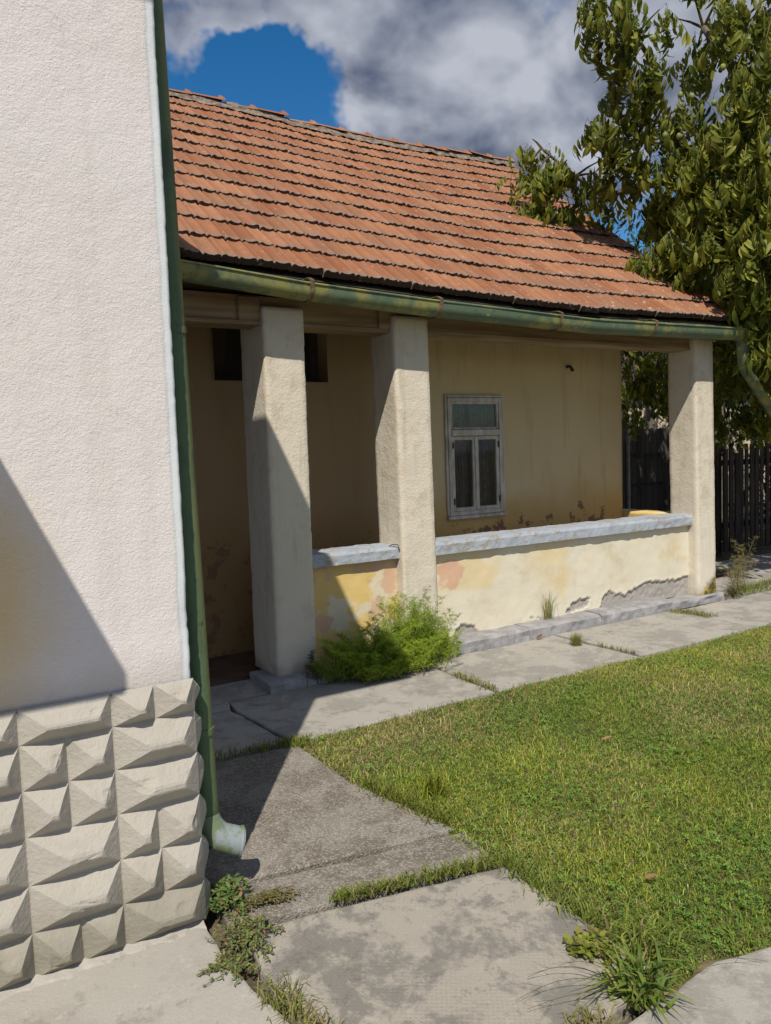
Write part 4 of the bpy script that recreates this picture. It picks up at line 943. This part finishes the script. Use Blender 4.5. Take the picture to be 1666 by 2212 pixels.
for (px, py, dist, rad, n) in CLUMPS:
    world_ = px < 60; c = Vector((px, py, dist)) if world_ else at_dist(px, py, dist); near_n = min(limb_nodes, key=lambda t: (t[0]-c).length)[0]
    # twig from the limb into the clump
    tw = MB(); mid = near_n.lerp(c, 0.5)+Vector((0,0,0.06*rad)); tw.tube([near_n, mid, c], [0.016,0.011,0.005], 5); adopt(tree, tw.build('twig', MAT['twig']))
    k = 0; nn_ = int(n*(1.35 if px < 1460 else 2.1))
    while k < nn_:
        while True:
            d = Vector((q.uniform(-1,1), q.uniform(-1,1), q.uniform(-1,1)))
            if d.length <= 1: break
        tip = c + d*rad*0.85; a0 = q.uniform(0, 6.28); m_ = min(q.randint(4,7), nn_-k+2); tilt = q.uniform(-0.15,0.25)
        for j in range(m_):   # a whorl of leaves hanging from a shoot tip
            a = a0+j*6.283/m_+q.gauss(0,0.25); sc = q.uniform(0.75,1.4)
            m = Matrix.Translation(tip) @ Matrix.Rotation(a, 4, 'Z') @ Matrix.Rotation(q.uniform(0.15,1.05)+tilt, 4, 'Y') @ Matrix.Rotation(q.gauss(0,0.25), 4, 'X') @ Matrix.Scale(sc, 4)
            inv_ = (not world_) and 0 < px < 1666 and py > -20
            LEAVES.append((m, dist + (0 if inv_ and dist < 10 else 90) + (0.0 if px < 1480 else 0.8)))
        k += m_
LEAVES.sort(key=lambda t: t[1])
for i, (m, _) in enumerate(LEAVES[:300]):
    o = bpy.data.objects.new('leaf', CLM[i % 8]); COL.objects.link(o); o.parent = tree; o.matrix_parent_inverse = Matrix.Translation(-Vector(tree.location)); o.matrix_basis = m
V, T, C = scatter(CL, [(i % 8, m) for i, (m, _) in enumerate(LEAVES[300:])], [q.random() for _ in LEAVES[300:]])
o = link('foliage', np_mesh('foliage', V, T, MAT['walnut'], C)); adopt(tree, o); tag(o, kind='stuff')
for (px, py) in ((1412,83),(1470,205),(1543,222),(1562,145),(1467,294),(1437,292),(1580,247),(1495,208)):
    b = MB(); c = at_dist(px, py, 8.75); b.tube([c+Vector((0,0,0.03*math.cos(t*math.pi))) for t in np.linspace(0,1,8)], [0.004+0.022*math.sin(t*math.pi) for t in np.linspace(0,1,8)], 10); adopt(tree, b.build('walnut', MAT['husk'], smooth=True))

# ------------------------------------------------------------------ darker trees behind
def simple_leaf():
    v, t = leaflet(0.11, 0.05, 0.3, 0.2); c = np.tile([[0.0,0.0,0]], (len(v),1)); return v, t, c
SL = simple_leaf()
def bg_tree(name, label, x, y, h, rads, n, seed, group, z0=0.3):
    t = empty(name, (x, y, 0), label, 'tree', group); qq = random.Random(seed)
    b = MB(); b.tube([(x,y,-0.05),(x+0.05,y,h*0.4),(x-0.03,y+0.05,h*0.8)], [0.13,0.09,0.04], 8); adopt(t, b.build('trunk', MAT['bark']))
    subs = [(Vector((x+qq.gauss(0,rads*0.5), y+qq.gauss(0,rads*0.5), z0+(h-z0)*qq.random())), rads*qq.uniform(0.35,0.6)) for _ in range(14)]
    ms = []
    for k in range(n):
        c, r = subs[qq.randrange(len(subs))]
        d = Vector((qq.gauss(0,1),qq.gauss(0,1),qq.gauss(0,1))).normalized()*r*qq.uniform(0.5,1.0)
        ms.append((0, Matrix.Translation(c+d) @ Matrix.Rotation(qq.uniform(0,6.28),4,'Z') @ Matrix.Rotation(qq.uniform(-0.3,1.2),4,'Y') @ Matrix.Scale(qq.uniform(0.9,1.7),4)))
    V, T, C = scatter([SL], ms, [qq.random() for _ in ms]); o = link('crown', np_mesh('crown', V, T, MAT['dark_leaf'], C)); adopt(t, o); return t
G = 'dark trees behind the yard fence'
bg_tree('garden_tree', 'dark leafy tree behind the fence, just right of the end pillar', 11.6, 8.3, 4.3, 1.3, 2600, 1, G)
bg_tree('garden_tree', 'dark leafy tree behind the fence at the right edge', 13.6, 8.2, 4.6, 1.4, 2600, 2, G)
bg_tree('garden_tree', 'dark tree behind the gate, seen through the veranda opening', 10.1, 9.6, 4.4, 1.2, 2400, 3, G, 1.9)
bg_tree('garden_tree', 'small round treetop showing just past the roof verge', 14.2, 15.5, 6.4, 1.6, 2200, 4, G, 3.0)
bg_tree('garden_tree', 'dark tree filling the gap below the walnut crown', 12.6, 10.6, 5.6, 1.6, 2600, 5, G, 2.4)
bg_tree('garden_tree', 'tall dark tree behind the walnut at the right edge', 15.5, 10.2, 6.2, 2.0, 3000, 6, G, 1.0)

# ------------------------------------------------------------------ grass
def blades(P, H, LEAN, W, COLS, name, seed, curl=0.6):
    """P (n,3) roots; vectorised: 5 verts, 3 tris each"""
    g = np.random.default_rng(seed); n = len(P); az = g.uniform(0, 2*np.pi, n); d = np.stack([np.cos(az), np.sin(az), np.zeros(n)], 1); s = np.stack([-np.sin(az), np.cos(az), np.zeros(n)], 1)
    fa = g.uniform(0, np.pi, n); s = s*np.cos(fa)[:,None] + d*np.sin(fa)[:,None]
    H = H[:,None]; LEAN = LEAN[:,None]; W = W[:,None]; zz = np.array([[0,0,1.0]])
    m = P + d*(H*LEAN*0.35) + zz*(H*0.6*np.sqrt(np.maximum(0.05,1-LEAN**2*0.6))); t = P + d*(H*LEAN*(0.7+curl*0.5)) + zz*(H*np.sqrt(np.maximum(0.02,1-LEAN**2*0.95))*np.clip(1-0.3*LEAN,0.1,1))
    V = np.empty((n,5,3)); V[:,0] = P-s*W*0.5; V[:,1] = P+s*W*0.5; V[:,2] = m-s*W*0.42; V[:,3] = m+s*W*0.42; V[:,4] = t
    T = np.array([(0,1,3),(0,3,2),(2,3,4)])[None]+ (np.arange(n)*5)[:,None,None]
    C = np.repeat(COLS, 5, 0); C[0::5] *= 0.85; C[1::5] *= 0.85
    return np_mesh(name, V.reshape(-1,3), T.reshape(-1,3), MAT['grass'], C)
def fbm_field(x, y, s, seed):   # cheap smooth field from summed sines
    g = np.random.default_rng(seed); o = np.zeros_like(x)
    for k in range(14):
        a = g.uniform(0, 2*np.pi); f = s*g.uniform(0.5,2.2); o += np.sin((np.cos(a)*x+np.sin(a)*y)*f+g.uniform(0,6.28))/(1+0.3*k)
    return o/3.0
def inside(x, y):
    w = 0.05*fbm_field(x,y,4,1)+0.03*fbm_field(x,y,16,2)
    xe = np.interp(y, [1.4,2.3,2.6,3.25,3.95],[1.80,1.83,1.81,1.68,1.66])
    ok = (y < 3.93+w*0.6) & (x > xe+w*0.6) & (y > 1.45+w*0.5-0.28*np.maximum(0,x-2.0))
    return ok
def lawn_pts(n, far):
    x = nr.uniform(1.7, 11.0 if far else 6.6, n); y = nr.uniform(-1.0 if far else 1.3, 4.05, n); ra = x/np.maximum(y,0.2)
    ok = inside(x, y) & ((ra > 1.66) if far else (ra <= 1.66)); return x[ok], y[ok]
def lawn(n, far, name, seed):
    x, y = lawn_pts(n, far); g = np.random.default_rng(seed); k = len(x)
    f1 = fbm_field(x,y,3.0,5); f2 = fbm_field(x,y,7.0,6); f3 = fbm_field(x,y,2.0,11)
    bare = (f1*0.6+f2*0.6 > 0.72) & (g.random(k) < 0.72); x, y, f1, f2, f3 = (a[~bare] for a in (x,y,f1,f2,f3)); k = len(x)
    H = g.gamma(2.6, 0.0075, k)*(1+0.45*f2); H = np.clip(H, 0.008, 0.075); LEAN = np.clip(g.normal(0.72,0.25,k), 0.05, 0.98); W = g.uniform(0.0022,0.0050,k)
    ga = np.array([0.125,0.215,0.03]); gb = np.array([0.46,0.49,0.075]); st = np.array([0.56,0.46,0.22])
    mixv = np.clip(0.48+0.45*f3+0.25*f2+g.normal(0,0.30,k),0,1)[:,None]; C = ga*(1-mixv)+gb*mixv
    dry = np.clip(0.25+0.42*f1+0.18*f2,0.03,0.85); isd = g.random(k) < dry; C[isd] = st*g.uniform(0.55,1.1,isd.sum())[:,None]
    C *= g.uniform(0.75,1.25,k)[:,None]
    P = np.stack([x, y, np.full(k,-0.016)], 1); return blades(P, H, LEAN, W, C, name, seed)
o = link('grass', lawn(380000, False, 'grass', 31)); tag(o, 'short mown green lawn grass with dry yellow patches', 'grass', kind='stuff')
o = link('grass', lawn(160000, True, 'grass', 32)); tag(o, 'short lawn grass beyond the right edge of the frame', 'grass', kind='stuff')
# clover and broad leaves in the turf
def rosettes(n, far, seed):
    x, y = lawn_pts(n, far); g = np.random.default_rng(seed); f = fbm_field(x,y,5.0,21); ok = f > g.normal(0.15,0.5,len(x)); x, y = x[ok], y[ok]; k = len(x)
    base = np.array([(0,0,0)]+[(math.cos(a)*r, math.sin(a)*r, z) for a, r, z in [(-0.5,.8,.05),(-0.25,1.05,.0),(0,.95,-.05),(0.25,1.05,.0),(0.5,.8,.05)]])
    tri = np.array([(0,1,2),(0,2,3),(0,3,4),(0,4,5)]); VV = []; n3 = 3
    az0 = g.uniform(0,6.28,k); R_ = g.uniform(0.006,0.0125,k); zc = g.uniform(0.008,0.035,k); tl = g.uniform(-0.6,0.6,(k,2))
    for j in range(n3):
        az = az0+j*2.094; ca, sa = np.cos(az), np.sin(az); V = np.empty((k,6,3))
        bx = base[None,:,0]*R_[:,None]; by = base[None,:,1]*R_[:,None]
        V[:,:,0] = bx*ca[:,None]-by*sa[:,None]; V[:,:,1] = bx*sa[:,None]+by*ca[:,None]
        V[:,:,2] = zc[:,None]-0.016+base[None,:,2]*R_[:,None]+V[:,:,0]*tl[:,:1]+V[:,:,1]*tl[:,1:]
        V[:,:,0] += x[:,None]; V[:,:,1] += y[:,None]; VV.append(V)
    V = np.concatenate(VV, 0); m = len(V); T = tri[None]+(np.arange(m)*6)[:,None,None]
    C = np.tile(np.array([0.13,0.23,0.04])*g.uniform(0.7,1.6,(k,1)), (3,1)); C = np.repeat(C, 6, 0)
    return np_mesh('clover', V.reshape(-1,3), T.reshape(-1,3), MAT['grass'], C)
o = link('clover', rosettes(42000, False, 41)); tag(o, 'low clover and broad leaves among the lawn grass', 'clover', kind='stuff')
# ------------------------------------------------------------------ tufts and weeds
def tuft(name, label, cat, x, y, n, h, sp, seed, dry=0.15, wid=(0.0025,0.006), lean=(0.5,0.28), col=((0.11,0.18,0.03),(0.30,0.33,0.06)), z=0.0, group=None, line=None):
    g = np.random.default_rng(seed)
    if line is None: px = g.normal(x, sp, n); py = g.normal(y, sp, n)
    else:
        t = g.random(n); px = x+(line[0]-x)*t+g.normal(0,sp,n); py = y+(line[1]-y)*t+g.normal(0,sp,n)
    H = h*g.uniform(0.45,1.1,n); L = np.clip(g.normal(*lean,n),0.03,0.98); W = g.uniform(*wid,n)
    m = g.random(n)[:,None]; C = np.array(col[0])*(1-m)+np.array(col[1])*m; d = g.random(n) < dry; C[d] = np.array([0.33,0.27,0.12])*g.uniform(0.6,1.1,d.sum())[:,None]
    o = link(name, blades(np.stack([px-x,py-y,np.zeros(n)],1), H, L, W, C, name, seed+1)); o.location = (x, y, z); tag(o, label, cat, group); return o
GT = 'grass tufts in the slab joints'
tuft('grass_tuft','green grass strip in the joint before the stamped slab, left half','grass tuft',1.17,2.40,520,0.06,0.014,51,0.3,line=(1.48,2.335),group=GT,lean=(0.7,0.2))
tuft('grass_tuft','green grass strip in the joint before the stamped slab, right half','grass tuft',1.50,2.33,420,0.07,0.016,52,0.25,line=(1.80,2.27),group=GT,lean=(0.7,0.2))
tuft('grass_tuft','grass growing over the lawn corner beside the stamped slab','grass tuft',1.83,2.30,500,0.075,0.03,53,0.15,line=(1.84,1.65),group=GT,lean=(0.75,0.2))
tuft('grass_tuft','bright grass leaning over the aggregate slab edge','grass tuft',1.74,3.20,700,0.085,0.03,54,0.15,line=(1.84,2.62),group=GT,lean=(0.7,0.2),col=((0.12,0.17,0.025),(0.27,0.30,0.04)))
tuft('grass_tuft','grass at the pointed corner where lawn meets both paths','grass tuft',1.70,3.86,320,0.06,0.035,55,0.2,group=GT)
tuft('grass_tuft','spiky round grass tuft on the path before the long parapet','grass tuft',4.43,4.47,240,0.13,0.018,56,0.45,lean=(0.45,0.25),group=GT,wid=(0.002,0.0035))
tuft('grass_tuft','low dry grass mat in the joint near the end pillar','grass tuft',6.02,4.80,420,0.07,0.05,57,0.5,line=(6.10,4.45),group=GT,lean=(0.75,0.2))
tuft('grass_tuft','straggly grass in the joint between the path slabs right of the feathery shrub','grass tuft',3.17,4.40,300,0.06,0.025,58,0.5,line=(3.165,3.95),group=GT,lean=(0.75,0.2))
tuft('grass_tuft','thin grass in the joint below the round tuft','grass tuft',4.55,4.35,120,0.05,0.012,59,0.4,line=(4.58,4.0),group=GT)
tuft('grass_tuft','grass beyond the end pillar under the dry seeding weed','grass tuft',7.2,5.0,520,0.10,0.05,60,0.2,line=(7.7,5.02),group=GT,lean=(0.6,0.25))
tuft('grass_tuft','grass further along the shaded path towards the fence','grass tuft',7.8,5.05,420,0.10,0.05,69,0.2,line=(8.4,5.12),group=GT,lean=(0.6,0.25))
tuft('grass_tuft','green grass strip along the shaded path edge at right','grass tuft',7.02,4.89,500,0.07,0.03,61,0.3,line=(8.8,4.90),group=GT,lean=(0.7,0.25))
tuft('grass_tuft','dry grass trailing down the joint beside the smooth slab','grass tuft',0.80,2.10,620,0.075,0.03,62,0.55,line=(0.86,1.55),group=GT,lean=(0.75,0.2))
tuft('grass_tuft','dry straw grass at the bottom of the frame by the stamped slab','grass tuft',1.47,1.44,260,0.06,0.035,63,0.7,group=GT,lean=(0.8,0.15))
tuft('grass_tuft','grass in the shaded joint beside the downpipe path','grass tuft',1.25,3.92,260,0.06,0.03,64,0.1,line=(1.68,3.90),group=GT)
CRAB = tuft('crabgrass','broad-bladed crabgrass clump at the lower right between the slabs','weed',1.68,1.47,150,0.17,0.035,65,0.08,wid=(0.008,0.016),lean=(0.8,0.18),col=((0.09,0.16,0.03),(0.22,0.27,0.05)))
tuft('crabgrass','loose crabgrass patch at the lawn edge above the lower right slab','weed',1.86,1.60,240,0.12,0.05,66,0.15,wid=(0.004,0.009),lean=(0.75,0.2))
tuft('crabgrass','upright thin weed growing out of the kerb at the long parapet','weed',4.66,5.03,60,0.30,0.03,67,0.35,wid=(0.002,0.005),lean=(0.25,0.15),z=0.08)
tuft('crabgrass','bright yellowish grass clump leaning out of the lawn edge','weed',1.95,2.92,140,0.14,0.035,68,0.05,wid=(0.004,0.007),lean=(0.55,0.2),col=((0.16,0.20,0.02),(0.32,0.34,0.04)))
# wiry seed stems of the crabgrass, lying over the slabs
for i, (x, y, a, L) in enumerate(((1.66,1.50,2.55,0.33),(1.64,1.48,2.95,0.30),(1.65,1.52,2.2,0.26),(1.70,1.45,0.35,0.36),(1.72,1.45,-0.15,0.40),(1.70,1.44,0.1,0.34),(1.66,1.5,1.9,0.20))):
    b = MB(); q2 = random.Random(i); pts = [(x,y,0.02)]; cv = q2.uniform(-0.25,0.25)
    for k in range(1,9): t = k/8; aa = a+cv*t; pts.append((x+L*t*math.cos(aa), y+L*t*math.sin(aa), 0.018+0.035*math.sin(t*math.pi)))
    b.tube(pts, [0.0012-0.0007*k/8 for k in range(9)], 4)
    for j in (-1,1): b.tube([pts[6], (pts[6][0]+0.07*math.cos(a+j*0.5), pts[6][1]+0.07*math.sin(a+j*0.5), 0.03)], [0.0008,0.0004], 3)
    b.c = [(0.15,0.13,0.06)]*len(b.v); o = b.build('seed_stem', MAT['grass']); o.parent = CRAB; o.matrix_parent_inverse = Matrix.Translation(-Vector(CRAB.location))
# small-leaved creeping weed beside the downpipe
def creeper(label, x, y, rx, ry, n, seed, hgt=0.05, col=((0.11,0.17,0.055),(0.25,0.28,0.08)), size=0.014, elong=2.4):
    g = random.Random(seed); VV = []; TT = []; CC = []; base = 0
    v0, t0 = leaflet(1, 1/elong, 0.2, 0.2)
    t_ = empty('creeping_weed', (x, y, 0), label, 'weed', 'weeds by the downpipe'); st = MB()
    for s in range(n):
        a = g.uniform(0, 6.28); L = g.uniform(0.5,1.0); ex, ey = rx*math.cos(a)*L, ry*math.sin(a)*L; pts = []
        hh = hgt*g.uniform(0.2,1.0)
        for k in range(8):
            t = k/7; pts.append(Vector((x+ex*t+0.006*g.gauss(0,1), y+ey*t+0.006*g.gauss(0,1), 0.006+hh*math.sin(t*2.4)*(1.1-t*0.5))))
        st.tube(pts, [0.0013]*8, 3)
        for k in range(1, 8):
            for j in range(3):
                sc = size*g.uniform(0.6,1.3); m = np.array(Matrix.Rotation(g.uniform(0,6.28),3,'Z') @ Matrix.Rotation(g.uniform(-0.9,0.3),3,'Y') @ Matrix.Rotation(g.gauss(0,0.4),3,'X'))
                v = (v0*sc) @ m.T + np.array(pts[k]); VV.append(v); TT.append(t0+base); base += len(v)
                f = g.random(); c = np.array(col[0])*(1-f)+np.array(col[1])*f; c = c if g.random() > 0.12 else np.array([0.30,0.2,0.08]); CC.append(np.tile(c, (len(v),1)))
    o = link('leaves', np_mesh('leaves', np.vstack(VV), np.vstack(TT), MAT['grass'], np.vstack(CC))); adopt(t_, o); adopt(t_, st.build('stems', MAT['twig']))
creeper('leafy green weed crowded below the downpipe outlet', 0.84, 2.60, 0.10, 0.12, 34, 71, 0.09, ((0.09,0.17,0.045),(0.19,0.26,0.07)), 0.019, 1.9)
creeper('spreading grey-green knotweed on the slab corner below the downpipe', 0.82, 2.36, 0.13, 0.15, 46, 72, 0.045)
creeper('sparse knotweed runners lying on the smooth slab', 0.74, 2.25, 0.14, 0.09, 18, 73, 0.02)
creeper('dry brownish weed on the aggregate slab by the downpipe', 0.95, 2.53, 0.14, 0.06, 24, 74, 0.03, ((0.20,0.15,0.06),(0.18,0.19,0.05)), 0.014)
creeper('creeping round-leaved weed at the right side of the stamped slab', 1.72, 1.68, 0.09, 0.09, 18, 75, 0.04, ((0.12,0.16,0.03),(0.26,0.28,0.04)), 0.022, 1.4)
# feathery shrub against the short parapet
def feathery(name, label, spots, seed, cat='shrub', colA=(0.17,0.28,0.025), colB=(0.40,0.50,0.05), stems=None):
    g = random.Random(seed); nn = np.random.default_rng(seed); t_ = empty(name, (spots[0][0], spots[0][1], 0), label, cat); st = MB(); P0 = []; P1 = []; CC = []
    for (x, y, h, sp, n) in spots:
        for s in range(n):
            a = g.uniform(0,6.28); bx, by = x+g.gauss(0,sp*0.3), y+g.gauss(0,sp*0.15); hh = h*g.uniform(0.45,1.0); le = g.uniform(0.1,0.75)*sp
            ex, ey = bx+le*math.cos(a)*1.4, min(by+le*math.sin(a)*0.7, 5.03); pts = []
            for k in range(9):
                t = k/8; pts.append(Vector((bx+(ex-bx)*t**1.3, by+(ey-by)*t**1.3, hh*(t-0.25*t*t*t)*1.2)))
            st.tube(pts, [0.003*(1-0.8*k/8) for k in range(9)], 3)
            f = g.random()
            for k in range(2, 9):
                for j in range(7):
                    p = pts[k-1].lerp(pts[k], g.random()); aa = g.uniform(0,6.28); l1 = 0.10*h/0.45*(1.15-k/9)*g.uniform(0.6,1.2); d = Vector((math.cos(aa), math.sin(aa), g.uniform(0.0,0.8))).normalized()
                    for i in range(11):
                        u = g.random(); b0 = p+d*l1*u; dd = (d+Vector((g.gauss(0,0.9),g.gauss(0,0.9),g.gauss(0,0.7)))).normalized()*g.uniform(0.010,0.022)
                        P0.append(b0); P1.append(b0+dd); ff = min(1,max(0,f+g.gauss(0,0.25))); CC.append([colA[q_]*(1-ff)+colB[q_]*ff for q_ in range(3)])
    A = np.array(P0); B = np.array(P1); m = len(A); A[:,2] = np.maximum(A[:,2],0.006); s = nn.normal(size=(m,3)); s /= np.linalg.norm(s,axis=1)[:,None]; s *= 0.0016
    V = np.empty((m,4,3)); V[:,0] = A-s*0.6; V[:,1] = (A+B)/2+s; V[:,2] = B; V[:,3] = (A+B)/2-s
    T = np.array([(0,1,2),(0,2,3)])[None]+(np.arange(m)*4)[:,None,None]
    o = link('foliage', np_mesh('foliage', V.reshape(-1,3), T.reshape(-1,3), MAT['grass'], np.repeat(np.array(CC),4,0))); adopt(t_, o); tag(o, kind='stuff'); adopt(t_, st.build('stems', MAT['twig']))
feathery('feathery_shrub', 'feathery bright green asparagus shrub against the short yellow parapet', [(3.02,4.80,0.62,0.32,54),(3.20,4.76,0.46,0.24,42),(2.80,4.74,0.44,0.34,60),(2.54,4.76,0.34,0.32,54),(2.95,4.64,0.32,0.34,54),(2.68,4.64,0.28,0.32,48),(3.38,4.80,0.22,0.14,12),(2.42,4.80,0.30,0.2,16)], 81)
feathery('seedling_weed', 'dry feathery weed sprig at the foot of the first pillar', [(2.25,4.80,0.26,0.14,3)], 82, 'weed', (0.10,0.08,0.04), (0.14,0.11,0.05))
feathery('seed_weed', 'dry yellowish seeding weed standing right of the end pillar', [(7.22,4.98,0.52,0.30,8),(7.42,5.02,0.68,0.26,7)], 83, 'weed', (0.20,0.17,0.06), (0.34,0.28,0.12))
creeper('dusty weed with curled leaves at the foot of the end pillar', 7.02, 4.85, 0.12, 0.08, 24, 84, 0.14, ((0.10,0.12,0.05),(0.20,0.20,0.09)), 0.022, 2.2)
# fallen leaves
def fallen(label, x, y, L, rot, seed, col=(0.26,0.15,0.07), z=0.02):
    v, t = leaflet(L, L*0.5, -0.25, 0.35); v = v @ rotm('Z', rot).T; o = link('fallen_leaf', np_mesh('fallen_leaf', v, t, MAT['dry'], np.tile([col], (len(v),1)))); o.location = (x, y, z); tag(o, label, 'leaf', 'fallen leaves')
p = ray_pt(1300,1596,2,0.03); fallen('brown fallen leaf lying in the middle of the lawn', p.x, p.y, 0.062, -0.4, 1, (0.33,0.20,0.10), 0.026)
p = ray_pt(1390,1893,2,0.03); fallen('tan fallen leaf on the lawn near the stamped slab', p.x, p.y, 0.055, -0.5, 2, (0.27,0.17,0.08), 0.022)
p = ray_pt(1160,1378,2,0.02); fallen('curled rusty leaf at the kerb below the parapet', p.x, p.y, 0.085, 0.3, 3, (0.22,0.09,0.04), 0.015)
p = ray_pt(1400,2120,2,0.02); fallen('orange fallen leaf beside the crabgrass clump', p.x, p.y, 0.04, -0.6, 4, (0.42,0.22,0.06), 0.012)
